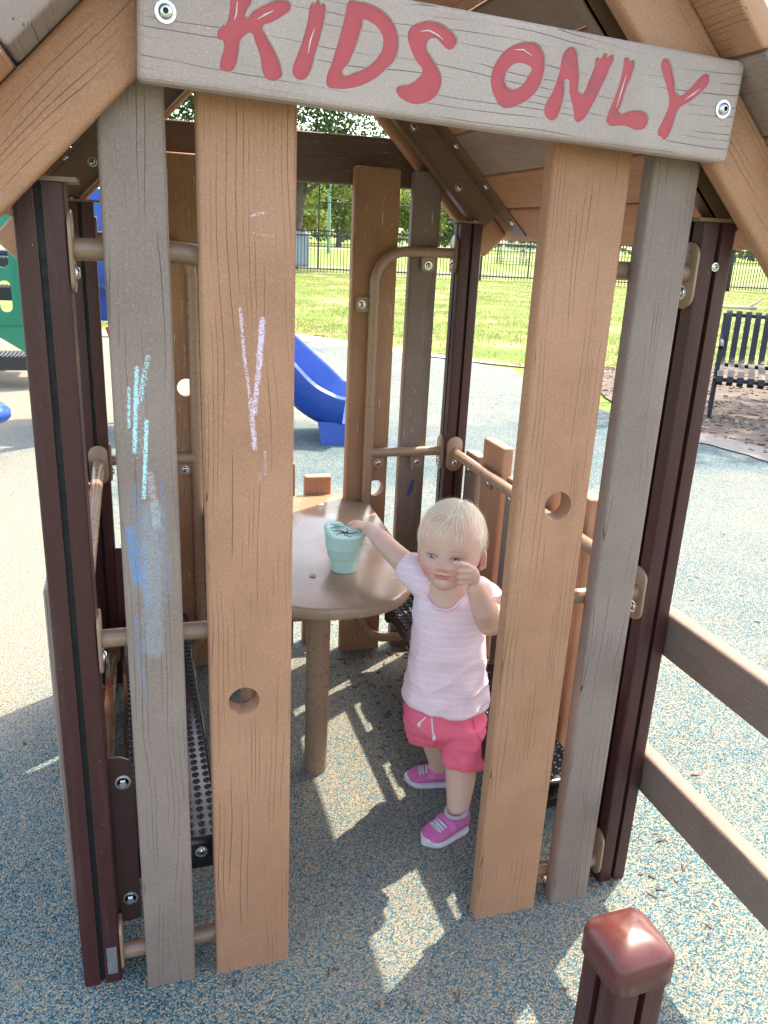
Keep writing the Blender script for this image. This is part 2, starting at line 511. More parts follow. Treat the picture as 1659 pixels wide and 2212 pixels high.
def rubber_mat():
    t = NT("rubber_granules", 0.85, 0.0, 0.3)
    g = t.n("ShaderNodeNewGeometry").outputs["Position"]
    wv = t.vmath('ADD', g, t.vmath('SCALE', t.noise(g, 150.0, 1.0, out="Color"), 0.004))
    v = t.voro(wv, 300.0)
    cr = t.sep(v.outputs["Color"])[0]
    x, y, z = t.sep(g)
    big = t.noise(g, 0.75, 2.0, 0.5)
    mid = t.noise(g, 3.5, 3.0, 0.6)
    zone = t.math('ADD', t.math('MULTIPLY', t.math('SUBTRACT', big, 0.5), 0.55), t.math('MULTIPLY', t.math('SUBTRACT', mid, 0.5), 0.35))
    # cream poured bands, blue poured bands
    wav = t.math('ADD', y, t.math('MULTIPLY', t.noise(t.comb(x, 0.0, 0.0), 0.8, 1.0), 1.2))
    left = t.math('MULTIPLY', t.smooth(x, -0.35, -0.95), t.smooth(y, 0.6, 1.15))
    bandb = t.math('MULTIPLY', t.smooth(wav, 3.5, 3.7), t.smooth(wav, 5.4, 5.1))
    cream = t.math('SUBTRACT', t.math('MULTIPLY', left, 0.42), t.math('MULTIPLY', bandb, 0.20))
    far = t.math('MULTIPLY', t.smooth(wav, 5.2, 5.6), t.smooth(x, 1.6, 0.6))
    cream = t.math('ADD', cream, t.math('MULTIPLY', far, 0.35))
    inner = t.math('MULTIPLY', t.math('MULTIPLY', t.smooth(y, -0.28, 0.1), t.smooth(y, 1.4, 1.1)), t.math('MULTIPLY', t.smooth(x, -0.5, -0.2), t.smooth(x, 0.75, 0.4)))
    cream = t.math('ADD', cream, t.math('MULTIPLY', inner, 0.22))
    right = t.math('MULTIPLY', t.smooth(x, 0.7, 1.3), -0.02)
    s = t.math('ADD', t.math('ADD', cr, right), t.math('ADD', zone, cream))
    col = t.ramp(s, [(0.0, (0.018, 0.065, 0.085)), (0.12, (0.022, 0.120, 0.155)), (0.24, (0.05, 0.175, 0.215)), (0.36, (0.115, 0.205, 0.23)),
                     (0.48, (0.23, 0.25, 0.235)), (0.58, (0.31, 0.27, 0.19)), (0.76, (0.36, 0.305, 0.205)), (0.92, (0.28, 0.245, 0.19))], 'CONSTANT')
    hs = t.n("ShaderNodeHueSaturation")
    t.put(hs.inputs["Value"], t.lin(t.sep(v.outputs["Color"])[1], 0, 1, 0.75, 1.2)); t.l(col, hs.inputs["Color"])
    edge = t.smooth(v.outputs["Distance"], 0.40, 0.80, 0.0, 0.65)
    c = t.mix(edge, hs.outputs[0], (0.03, 0.032, 0.03))
    st = t.noise(g, 9.0, 4.0, 0.65)
    c = t.mix(t.smooth(st, 0.55, 0.8, 0.0, 0.3), c, (0.16, 0.14, 0.11))
    t.color(c)
    t.bump(t.math('SUBTRACT', 1.0, v.outputs["Distance"]), 0.9, 0.0035)
    return t.m
M_RUBBER = rubber_mat()

def ground_mat(name, stops, scale, detail=5.0, bump=0.4, bdist=0.02, fine=40.0, rough=0.9):
    t = NT(name, rough, 0.0, 0.2)
    g = t.n("ShaderNodeNewGeometry").outputs["Position"]
    a = t.noise(g, scale, detail, 0.62)
    f = t.noise(g, fine, 3.0, 0.7)
    s = t.math('ADD', t.math('MULTIPLY', a, 0.7), t.math('MULTIPLY', f, 0.3))
    t.color(t.ramp(s, stops))
    t.bump(f, bump, bdist)
    return t.m
M_LAWN = ground_mat("lawn_turf", [(0.36, (0.36, 0.27, 0.155)), (0.45, (0.20, 0.19, 0.07)), (0.52, (0.11, 0.165, 0.03)), (0.64, (0.09, 0.155, 0.022)), (0.78, (0.16, 0.20, 0.045))], 0.9, fine=28.0, bdist=0.03)
M_FIELD = ground_mat("far_field_turf", [(0.3, (0.12, 0.18, 0.03)), (0.6, (0.155, 0.215, 0.04))], 0.12, fine=3.0)
M_SIDE = ground_mat("pale_concrete", [(0.3, (0.16, 0.15, 0.135)), (0.7, (0.215, 0.20, 0.18))], 1.5, fine=60.0, bdist=0.003)
M_EDGE = ground_mat("sandy_edge", [(0.3, (0.24, 0.185, 0.13)), (0.7, (0.33, 0.27, 0.20))], 2.5, fine=60.0, bdist=0.004)
M_DIRT = ground_mat("infield_dirt", [(0.3, (0.42, 0.27, 0.18)), (0.7, (0.52, 0.36, 0.25))], 0.5, fine=20.0)
M_MULCH = ground_mat("bare_mulch_soil", [(0.3, (0.06, 0.045, 0.036)), (0.5, (0.12, 0.092, 0.075)), (0.7, (0.20, 0.16, 0.13))], 3.0, fine=55.0)
def leaf_mat(name, c0, c1, c2):
    t = NT(name, 0.5, 0.0, 0.3)
    rp = t.n("ShaderNodeNewGeometry").outputs["Random Per Island"]
    t.color(t.ramp(rp, [(0.0, c0), (0.5, c1), (1.0, c2)]))
    t.p.inputs["Transmission Weight"].default_value = 0.0
    tr = t.n("ShaderNodeBsdfTranslucent")
    t.l(t.ramp(rp, [(0.0, c1), (1.0, tuple(min(1, k * 1.6) for k in c2))]), tr.inputs[0])
    mx = t.n("ShaderNodeMixShader"); mx.inputs[0].default_value = 0.35
    out = t.t.nodes["Material Output"]
    t.l(t.p.outputs[0], mx.inputs[1]); t.l(tr.outputs[0], mx.inputs[2]); t.l(mx.outputs[0], out.inputs[0])
    return t.m
M_LEAFD = leaf_mat("dark_leaves", (0.02, 0.045, 0.012), (0.035, 0.075, 0.018), (0.07, 0.12, 0.03))
M_LEAFM = leaf_mat("mid_leaves", (0.06, 0.105, 0.04), (0.10, 0.16, 0.06), (0.16, 0.22, 0.085))
M_LEAFY = leaf_mat("yellow_leaves", (0.10, 0.15, 0.035), (0.15, 0.205, 0.045), (0.22, 0.27, 0.07))
M_BLADE = leaf_mat("grass_blades", (0.055, 0.115, 0.018), (0.10, 0.175, 0.024), (0.24, 0.24, 0.07))
M_BARK = ground_mat("bark", [(0.3, (0.06, 0.045, 0.035)), (0.7, (0.17, 0.13, 0.10))], 6.0, fine=30.0, bdist=0.03)
M_IRON = plain("black_iron", (0.012, 0.013, 0.014), 0.4)
M_BLUE = plain("blue_plastic", (0.010, 0.062, 0.31), 0.32, var=0.12, scale=6, bump=0.03)
M_GREEN = plain("green_panel_plastic", (0.008, 0.20, 0.115), 0.4, var=0.1, scale=6)
M_CLOTH = plain("grey_banner_cloth", (0.42, 0.47, 0.52), 0.8, var=0.15, scale=2.0)
M_ALU = plain("weathered_aluminium", (0.55, 0.54, 0.5), 0.45, 0.4, var=0.15, scale=3)
M_STEP = plain("step_vinyl", (0.02, 0.02, 0.024), 0.35, scale=40)
M_REDP = plain("red_pipe_paint", (0.45, 0.02, 0.02), 0.35)
M_POLE = plain("green_pole_paint", (0.16, 0.28, 0.22), 0.5)
M_PALEW = ground_mat("pale_dead_wood", [(0.3, (0.45, 0.36, 0.27)), (0.7, (0.62, 0.53, 0.42))], 6.0, fine=40.0, bdist=0.01)
# ------------------------------------------------------------------ setting
def sheet(name, pts, z, mat, kind="structure"):
    v = [(x, y, z) for x, y in pts]
    o = from_py(name, v, [tuple(range(len(pts)))], mat, None, None)
    if o.data.polygons[0].normal.z < 0: o.data.flip_normals()
    tag(o, kind=kind)
    return o

def wavy(p, q, n, amp, seed):
    rr = random.Random(seed); out = []
    for i in range(n + 1):
        t = i / n
        a = amp * (rr.random() - 0.5) * (1 if 0 < i < n else 0)
        dx, dy = q[0] - p[0], q[1] - p[1]; L = math.hypot(dx, dy)
        out.append((p[0] + dx * t - dy / L * a, p[1] + dy * t + dx / L * a))
    return out

o = sheet("lawn", [(-420, -60), (520, -60), (520, 700), (-420, 700)], -0.012, M_FIELD); tag(o, "wide flat green field reaching to the far trees", "field")
near = wavy((-14, 12.0), (1.9, 10.3), 30, 0.25, 1) + wavy((1.9, 10.3), (4.3, 7.0), 14, 0.2, 2) + wavy((4.3, 7.0), (7.5, 6.8), 8, 0.15, 3) + wavy((7.5, 6.8), (20, 2.0), 20, 0.2, 4)
o = sheet("grass_verge", near + [(60, 2.0), (60, 29.8), (-30, 37.0), (-30, 12.0)], -0.002, M_LAWN); tag(o, "sunny patchy lawn between the rubber surface and the black fence", "lawn")
rub = [(-16, -8), (12, -8), (12, 0.8)] + wavy((4.1, 2.6), (3.5, 4.35), 10, 0.1, 6) + wavy((3.5, 4.35), (3.65, 7.3), 12, 0.12, 5) + wavy((3.5, 7.5), (1.7, 9.4), 12, 0.15, 7) + wavy((1.5, 9.5), (-14, 10.6), 22, 0.25, 8) + [(-16, 10.5)]
o = sheet("rubber_surface", rub, 0.0, M_RUBBER); tag(o, "poured rubber ground with blue and cream granules", "ground")
conc = wavy((3.55, 7.6), (1.5, 9.6), 8, 0.1, 9) + [(-14, 10.7), (-14, 11.9)] + wavy((1.9, 10.25), (4.25, 7.05), 12, 0.15, 10)
o = sheet("concrete_edge", conc[::-1], 0.002, M_EDGE); tag(o, "pale concrete strip between rubber and lawn", "paving")
o = sheet("mulch_bed", wavy((3.6, 4.5), (4.1, 3.2), 6, 0.12, 11) + wavy((4.1, 3.2), (9.0, 1.5), 10, 0.3, 12) + [(13, 3.0), (12, 6.8)] + wavy((8.5, 7.3), (4.3, 7.3), 12, 0.4, 13) + wavy((4.3, 7.3), (3.65, 4.6), 6, 0.1, 14), 0.004, M_MULCH); tag(o, "bare soil and bark under the park bench", "soil")
o = sheet("concrete_apron", wavy((3.45, 4.3), (3.75, 3.05), 12, 0.04, 15) + wavy((3.75, 3.05), (9, 1.0), 30, 0.05, 16) + wavy((9, 1.6), (4.1, 3.3), 40, 0.09, 17) + [(3.62, 4.5)], 0.008, M_SIDE); tag(o, "pale concrete apron in front of the bare soil", "paving")
# walk and ball field beyond the fence
def strip(name, x0, y0, x1, y1, w, z, mat, label, cat):
    dx, dy = x1 - x0, y1 - y0; L = math.hypot(dx, dy); nx, ny = -dy / L * w / 2, dx / L * w / 2
    o = sheet(name, [(x0 - nx, y0 - ny), (x1 - nx, y1 - ny), (x1 + nx, y1 + ny), (x0 + nx, y0 + ny)], z, mat)
    tag(o, label, cat)
strip("footpath", -30, 38.7, 70, 28.6, 1.9, 0.003, M_SIDE, "pale concrete footpath behind the black fence", "path")
strip("infield_dirt", -40, 92, 150, 70, 9, 0.003, M_DIRT, "band of reddish infield dirt across the far field", "dirt")

# grass blades on the near lawn
def grass(name, n, poly_fn, h, w, seed, mat):
    g = np.random.default_rng(seed)
    P = poly_fn(g, n); n = len(P)
    a = g.uniform(0, 2 * np.pi, n); hh = h * g.uniform(0.5, 1.25, n); ww = w * g.uniform(0.7, 1.3, n)
    lean = g.normal(0, 0.4, (n, 2)) * hh[:, None]
    V = np.zeros((n, 3, 3))
    V[:, 0, :2] = P + np.c_[np.cos(a), np.sin(a)] * ww[:, None] / 2
    V[:, 1, :2] = P - np.c_[np.cos(a), np.sin(a)] * ww[:, None] / 2
    V[:, 2, :2] = P + lean; V[:, 2, 2] = hh
    V[:, :2, 2] = -0.004
    me = bpy.data.meshes.new(name)
    me.vertices.add(3 * n); me.vertices.foreach_set("co", V.reshape(-1).astype(np.float32))
    me.loops.add(3 * n); me.loops.foreach_set("vertex_index", np.arange(3 * n, dtype=np.int32))
    me.polygons.add(n); me.polygons.foreach_set("loop_start", np.arange(0, 3 * n, 3, dtype=np.int32))
    me.polygons.foreach_set("loop_total", np.full(n, 3, dtype=np.int32))
    me.update(); me.validate()
    me.materials.append(mat)
    return link(bpy.data.objects.new(name, me))

def lawn_pts(g, n):
    d = g.uniform(0, 1, n) ** 1.6
    X = g.uniform(-2, 24, n)
    base = np.interp(X, [-14, 1.9, 4.3, 7.5, 20, 26], [12.0, 10.3, 7.1, 7.3, 6.0, 5.0])
    Y = base + d * (28 - base)
    # bare patches thin the grass out
    f = 0.0
    for q in range(14):
        an = g.uniform(0, 6.28); fr = 1.0 * 1.28 ** q; f = f + 0.9 * fr ** -0.45 * np.sin((X * np.cos(an) + Y * np.sin(an)) * fr + g.uniform(0, 6.28))
    f = f * 0.55
    edge = np.clip((Y - base) / 1.2, 0, 1)
    keep = g.uniform(0, 1, n) < np.clip(0.72 + 0.45 * f, 0.06, 1.0) * (0.15 + 0.85 * edge)
    return np.c_[X, Y][keep]
o = grass("grass_blades", 260000, lawn_pts, 0.042, 0.008, 3, M_BLADE)
tag(o, "short sunlit grass blades of the lawn", "grass", kind="stuff")

# bark and twig litter
def litter(name, n, fn, ln, th, seed, mat, label, cat):
    g = random.Random(seed); mb = MB()
    for i in range(n):
        x, y, z = fn(g)
        L = ln * g.uniform(0.4, 1.5); a = g.uniform(0, 6.28); t = th * g.uniform(0.6, 1.4)
        m = Matrix.Rotation(a, 3, 'Z') @ Matrix.Rotation(g.uniform(-0.15, 0.15), 3, 'Y')
        mb.box((x, y, z + t * 0.4), (L, t * 1.8, t * 0.6), m)
    o = mb.build(name, mat, None, None, weld=False)
    return tag(o, label, cat, kind="stuff")
M_CHIP = ground_mat("bark_chip", [(0.3, (0.045, 0.03, 0.022)), (0.6, (0.14, 0.095, 0.065)), (0.8, (0.33, 0.25, 0.17))], 25.0, fine=200.0, bdist=0.002)
litter("bark_litter", 2600, lambda g: (g.uniform(3.8, 9.5), g.uniform(3.0, 7.6), 0.006), 0.045, 0.007, 4, M_CHIP, "dark bark chips scattered over the bare soil", "bark")
litter("twig_litter", 330, lambda g: (g.uniform(0.7, 3.6), g.uniform(-0.2, 7.0), 0.001), 0.020, 0.0020, 5, M_CHIP, "fine dark twigs scattered on the rubber", "twigs")
def near_spots(g):
    a = g.choice([(-0.4, -0.12, .28, .12), (0.62, -0.02, .08, .1), (0.1, -0.25, .3, .2), (-0.95, 0.9, .3, .6), (0.3, 0.95, .2, .2), (0.4, 0.05, .2, .06)])
    return (a[0] + g.gauss(0, a[2] * .6), a[1] + g.gauss(0, a[3] * .6), 0.001)
litter("leaf_litter", 90, near_spots, 0.016, 0.0024, 6, M_CHIP, "small dead leaves and twig bits around the playhouse feet", "litter")
litter("wood_chips", 110, lambda g: (g.uniform(0.15, 0.52), g.uniform(0.5, 1.15), 0.001), 0.014, 0.003, 8, M_CHIP, "brown wood chips under the right bench seat", "chips")
# ------------------------------------------------------------------ playhouse
LETTERS={'K':[[(-0.2917,1.611),(-0.2723,1.6132),(-0.2693,1.6066),(-0.2754,1.5954),(-0.2769,1.5875),(-0.2664,1.5955),(-0.2523,1.6036),(-0.2411,1.6089),(-0.232,1.6105),(-0.2228,1.6092),(-0.2213,1.6041),(-0.2319,1.594),(-0.2441,1.5864),(-0.2559,1.5798),(-0.2502,1.5678),(-0.2409,1.5542),(-0.2325,1.5348),(-0.2319,1.5284),(-0.2367,1.5233),(-0.244,1.5213),(-0.2512,1.5235),(-0.2548,1.5291),(-0.2584,1.547),(-0.2655,1.5644),(-0.2695,1.5719),(-0.2797,1.5666),(-0.2837,1.5617),(-0.2859,1.5498),(-0.2901,1.533),(-0.2942,1.5281),(-0.3013,1.5265),(-0.3077,1.5286),(-0.3078,1.535),(-0.3044,1.5604),(-0.3097,1.5613),(-0.3106,1.5669),(-0.3055,1.5745),(-0.3005,1.5777),(-0.2953,1.5932)]],'I':[[(-0.1938,1.6116),(-0.1911,1.611),(-0.1866,1.6151),(-0.1834,1.6119),(-0.1786,1.6119),(-0.1779,1.6008),(-0.1817,1.5822),(-0.1896,1.5557),(-0.1973,1.5326),(-0.2029,1.5268),(-0.2093,1.5258),(-0.2157,1.529),(-0.2175,1.5353),(-0.2128,1.5497),(-0.2047,1.5707),(-0.1987,1.5931)]],'D':[[(-0.1466,1.6191),(-0.1359,1.6199),(-0.1208,1.6189),(-0.1053,1.6142),(-0.0917,1.6056),(-0.082,1.5908),(-0.0795,1.5779),(-0.0827,1.5624),(-0.0955,1.5478),(-0.1149,1.5326),(-0.1389,1.5227),(-0.1608,1.5198),(-0.1721,1.5217),(-0.1736,1.5272),(-0.166,1.5505),(-0.1561,1.5831),(-0.1504,1.6056)],[(-0.127,1.6018),(-0.1178,1.6),(-0.1077,1.5946),(-0.1006,1.5851),(-0.0995,1.5749),(-0.1051,1.5621),(-0.1178,1.5495),(-0.1351,1.5403),(-0.153,1.5367),(-0.1443,1.5526),(-0.1353,1.5741),(-0.1295,1.5932)]],'S':[[(-0.0392,1.6085),(-0.0266,1.608),(-0.0124,1.6028),(-0.0032,1.5968),(0.0011,1.5903),(-0.0017,1.5839),(-0.0072,1.5798),(-0.0131,1.5812),(-0.0204,1.5858),(-0.0277,1.5908),(-0.0356,1.59),(-0.0405,1.5838),(-0.0404,1.5761),(-0.0341,1.5681),(-0.0241,1.5565),(-0.0179,1.5454),(-0.0198,1.5294),(-0.0318,1.5165),(-0.05,1.511),(-0.0676,1.5144),(-0.0771,1.5204),(-0.079,1.5261),(-0.0753,1.5294),(-0.0629,1.5325),(-0.0497,1.5415),(-0.0438,1.5508),(-0.0532,1.5614),(-0.0633,1.5776),(-0.0667,1.5887),(-0.0645,1.5973),(-0.0537,1.6047)]],'O':[[(0.1045,1.599),(0.1168,1.5986),(0.1265,1.5907),(0.1317,1.5782),(0.1312,1.562),(0.1266,1.5473),(0.1169,1.5342),(0.1029,1.5248),(0.0837,1.5176),(0.0724,1.5185),(0.0615,1.5294),(0.0553,1.5429),(0.0547,1.5569),(0.0609,1.5723),(0.074,1.5874),(0.0901,1.5963)],[(0.0961,1.5743),(0.1049,1.5732),(0.1129,1.5687),(0.1091,1.5579),(0.1016,1.5471),(0.0899,1.5404),(0.0825,1.5403),(0.0758,1.5458),(0.0744,1.5547),(0.0787,1.5651),(0.0866,1.5718)]],'N':[[(0.1694,1.5996),(0.1776,1.5958),(0.1816,1.585),(0.1861,1.5671),(0.192,1.5438),(0.2029,1.5624),(0.2088,1.5795),(0.2113,1.591),(0.2159,1.5894),(0.2234,1.5973),(0.2271,1.5935),(0.2351,1.596),(0.2321,1.5776),(0.2245,1.5582),(0.2125,1.532),(0.196,1.509),(0.1889,1.5093),(0.1836,1.5232),(0.1749,1.5434),(0.1681,1.5613),(0.1662,1.5426),(0.162,1.5193),(0.1557,1.5083),(0.1453,1.5092),(0.1389,1.5153),(0.1394,1.5258),(0.1477,1.541),(0.1557,1.5683),(0.1601,1.593)]],'L':[[(0.2541,1.5931),(0.2585,1.595),(0.263,1.5919),(0.2696,1.5925),(0.2705,1.5791),(0.2633,1.5575),(0.2577,1.5336),(0.2557,1.526),(0.2774,1.5293),(0.298,1.5288),(0.3047,1.5224),(0.3038,1.5115),(0.295,1.506),(0.2696,1.5099),(0.2382,1.5117),(0.2384,1.5192),(0.2457,1.5411),(0.2524,1.567),(0.2542,1.5859)]],'Y':[[(0.3226,1.5998),(0.3288,1.5962),(0.3392,1.577),(0.3508,1.5556),(0.3681,1.5657),(0.382,1.581),(0.3907,1.5872),(0.3984,1.5846),(0.3993,1.5772),(0.3908,1.5656),(0.3738,1.551),(0.3549,1.5385),(0.349,1.5172),(0.3435,1.5013),(0.3374,1.496),(0.3309,1.5004),(0.326,1.5011),(0.3312,1.5224),(0.3373,1.5425),(0.3322,1.5593),(0.3208,1.5796),(0.315,1.5917),(0.3161,1.5981)]]}
HOUSE = empty("playhouse")
tag(HOUSE, "tan and grey lumber playhouse with a KIDS ONLY sign over its doorway", "playhouse")

def board_mesh(name, L, w, t, mat, hole=None, bev=0.007):
    """board along local z from 0 to L, width along x, thickness along y"""
    bm = bmesh.new()
    bm_box(bm, (0, 0, L / 2), (w, t, L), bev, 3)
    bmesh.ops.recalc_face_normals(bm, faces=bm.faces[:])
    me = bpy.data.meshes.new(name); bm.to_mesh(me); bm.free()
    me.materials.append(mat)
    if hole:
        o = link(bpy.data.objects.new("tmp", me))
        cb = bmesh.new()
        bmesh.ops.create_cone(cb, cap_ends=True, segments=32, radius1=hole[2], radius2=hole[2], depth=0.3, matrix=Matrix.Translation((hole[0], 0, hole[1])) @ Matrix.Rotation(R(90), 4, 'X'))
        cm = bpy.data.meshes.new("cut"); cb.to_mesh(cm); cb.free()
        c = link(bpy.data.objects.new("cut", cm))
        md = o.modifiers.new("b", 'BOOLEAN'); md.operation = 'DIFFERENCE'; md.object = c; md.solver = 'EXACT'
        bake(o); me = o.data
        bpy.data.objects.remove(c); bpy.data.objects.remove(o)
        if not me.materials: me.materials.append(mat)
    finish(me, 40)
    me.name = name
    return me

A, B, Cc, Dd = 0.1969, 0.3337, 0.3734, 0.4605
WT, WG = B - A, Dd - Cc
TH = 0.036
ZT = 1.528
DEP = 1.221
def front_board(x, w, mat, rear=False, hole=None, label=None):
    me = board_mesh("board", ZT + 0.02, w, TH, mat, hole)
    y = DEP - TH / 2 if rear else TH / 2
    o = share("board", me, HOUSE, (x, y, -0.02))
    if label: o["label"] = label
    return o
HR = 0.0262
xt_, xg_ = (A + B) / 2, (Cc + Dd) / 2
front_board(-xg_, WG, M_GREYC, label="grey upright board with cyan and blue chalk scribbles")
front_board(-xt_, WT, M_TANC, hole=(-0.278 + xt_, 0.606, HR), label="tan upright board with lilac chalk lines and a round hole low down")
front_board(xt_, WT, M_TAN, hole=(0.274 - xt_, 0.926, HR), label="tan upright board with a round hole right of the doorway")
front_board(xg_, WG, M_GREY)
front_board(-xg_, WG, M_GREY2, True)
front_board(-xt_, WT, M_TAN2, True, hole=(-0.285 + xt_, 0.924, HR))
front_board(xt_, WT, M_TAN2, True, hole=(0.297 - xt_, 0.597, HR), label="scratched tan board with a round hole in the rear wall")
front_board(xg_, WG, M_GREYB, True, label="dark grey rear board with a blue marker blot")

# low pickets across the rear opening, behind the table
for xc, w_, h_, mt in ((0.127, 0.087, 0.600, M_TAN), (0.008, 0.087, 0.646, M_GREY2), (-0.112, 0.087, 0.600, M_TAN)):
    share("picket", board_mesh("picket", h_ + 0.02, w_, TH, mt), HOUSE, (xc, DEP + 0.025 + TH / 2 + 0.015, -0.02))
tube_obj("rear_rail", [(-0.262, DEP + 0.008, 0.44), (0.262, DEP + 0.008, 0.44)], 0.014, M_TUBE, HOUSE, 12)
tube_obj("rear_rail", [(-0.262, DEP + 0.008, 0.12), (0.262, DEP + 0.008, 0.12)], 0.014, M_TUBE, HOUSE, 12)

# posts -------------------------------------------------------------------
def post_profile(h=0.0335, rc=0.006, sw=0.0048, sd=0.011):
    pts = []
    for q in range(4):
        a = R(90 * q); ca, sa = math.cos(a), math.sin(a)
        side = [(h, -h + rc), (h, -sw), (h - sd, -sw), (h - sd, sw), (h, sw), (h, h - rc)]
        cor = [(h - rc + rc * math.cos(R(k)), h - rc + rc * math.sin(R(k))) for k in (30, 60)]
        for (x, y) in side + cor:
            pts.append((x * ca - y * sa, x * sa + y * ca))
    return pts
def post_mesh(L, name="post"):
    pr = post_profile(); n = len(pr)
    v = [(x, y, 0) for x, y in pr] + [(x, y, L) for x, y in pr]
    f = [(k, (k + 1) % n, n + (k + 1) % n, n + k) for k in range(n)] + [tuple(range(n, 2 * n))]
    me = bpy.data.meshes.new(name); me.from_pydata(v, [], f)
    bm = bmesh.new(); bm.from_mesh(me); bmesh.ops.recalc_face_normals(bm, faces=bm.faces[:]); bm.to_mesh(me); bm.free()
    finish(me, 30); me.materials.append(M_POST); me.materials.append(M_SLOT)
    for p in me.polygons:
        c = p.center
        if abs(p.normal.z) < 0.5 and (abs(c.x) < 0.0235 and abs(c.y) < 0.0235):
            p.material_index = 1
    return me
PX, PY0, PY1 = 0.5395, 0.0625, 1.1585
pm = post_mesh(1.41)
POSTS = {}
for sx in (-1, 1):
    for y in (PY0, PY1):
        POSTS[(sx, y)] = share("post", pm, HOUSE, (sx * PX, y, -0.02))
# worn grey maker's sticker at the foot of the front left post
st = box_obj("sticker", (-PX + 0.0185, PY0 - 0.0341, 0.052), (0.0175, 0.0008, 0.062), plain("worn_sticker", (0.15, 0.145, 0.14), 0.6, var=0.6, scale=90), HOUSE, 0.0)
st["label"] = "worn grey paper sticker at the foot of the post"

# bolts -------------------------------------------------------------------
def bolt_mesh(r=0.0085, h=0.006, name="bolt"):
    """button head, axis +z, with washer and hex recess"""
    mb = MB()
    mb.lathe([(0, 0.0), (r * 1.45, 0.0), (r * 1.45, 0.0016), (r * 1.02, 0.0018), (r, h * 0.5), (r * 0.78, h * 0.85), (r * 0.48, h), (r * 0.40, h), (r * 0.38, h * 0.35), (0, h * 0.3)], 14)
    o = mb.build(name, M_STEEL, None, 40)
    me = o.data; bpy.data.objects.remove(o)
    me.materials.append(M_HEXIN)
    for p in me.polygons:
        c = p.center
        if math.hypot(c.x, c.y) < r * 0.42 and c.z > 0.0005 and c.z < h * 0.9: p.material_index = 1
    return me
BOLT = bolt_mesh()
def face_to(d): return Vector(d).to_track_quat('Z', 'Y').to_matrix().to_4x4()
def bolt(parent, p, d, me=None, name="bolt"):
    return share(name, me or BOLT, parent, mw=Matrix.Translation(p) @ face_to(d))
def hexbolt_mesh():
    mb = MB()
    mb.lathe([(0, 0), (0.0145, 0), (0.0145, 0.0022), (0.010, 0.0026)], 18)
    hx = [(0.0085 * math.cos(R(60 * k)), 0.0085 * math.sin(R(60 * k))) for k in range(6)]
    mb.loft([[(x, y, 0.002) for x, y in hx], [(x, y, 0.0085) for x, y in hx], [(x * .8, y * .8, 0.0095) for x, y in hx]])
    o = mb.build("hex_bolt", M_STEEL, None, 30); me = o.data; bpy.data.objects.remove(o); return me
HEX = hexbolt_mesh()

# oval flange, axis +z out of the post face, long axis along local y
def flange_mesh():
    o_ = []
    for k in range(24):
        a = 2 * math.pi * k / 24
        x = 0.026 * math.cos(a); y = 0.026 * math.sin(a) + (0.026 if math.sin(a) > 0 else -0.034)
        o_.append((x, y))
    mb = MB()
    mb.loft([[(x, y, 0) for x, y in o_], [(x, y, 0.0045) for x, y in o_], [(x * .94, y * .96, 0.006) for x, y in o_]])
    ob = mb.build("flange", M_TUBE, None, 40); me = ob.data; bpy.data.objects.remove(ob); return me
FL = flange_mesh()
def flange(parent, p, d):
    d = Vector(d)
    ux = Vector((0, 0, 1)).cross(d)
    m = Matrix((ux, Vector((0, 0, 1)), d)).transposed().to_4x4(); m.translation = p
    f = share("flange", FL, parent, mw=m)
    share("bolt", BOLT, parent, mw=m @ Matrix.Translation((0, -0.032, 0.006)))
    return f
TR = 0.0155
def tab_mesh():
    prof = [(-0.021, 0.012), (0.021, 0.012), (0.021, -0.012)] + [(0.010 + 0.011 * math.cos(R(a)), -0.016 + 0.011 * math.sin(R(a))) for a in (-20, -50, -80)] + [(-0.010 - 0.011 * math.cos(R(a)), -0.016 + 0.011 * math.sin(R(a))) for a in (-80, -50, -20)] + [(-0.021, -0.012)]
    mb = MB(); mb.loft([[(x, y, 0) for x, y in prof], [(x, y, 0.005) for x, y in prof]])
    ob = mb.build("tab", M_TUBE, None, 30); me = ob.data; bpy.data.objects.remove(ob); return me
TAB = tab_mesh()
def tab(parent, p, d, up=(0, 0, 1)):
    d = Vector(d); up = Vector(up); ux = up.cross(d)
    m = Matrix((ux, up, d)).transposed().to_4x4(); m.translation = p
    t_ = share("tab", TAB, parent, mw=m)
    share("bolt", BOLT, parent, mw=m @ Matrix.Translation((0, -0.010, 0.005)))
    return t_

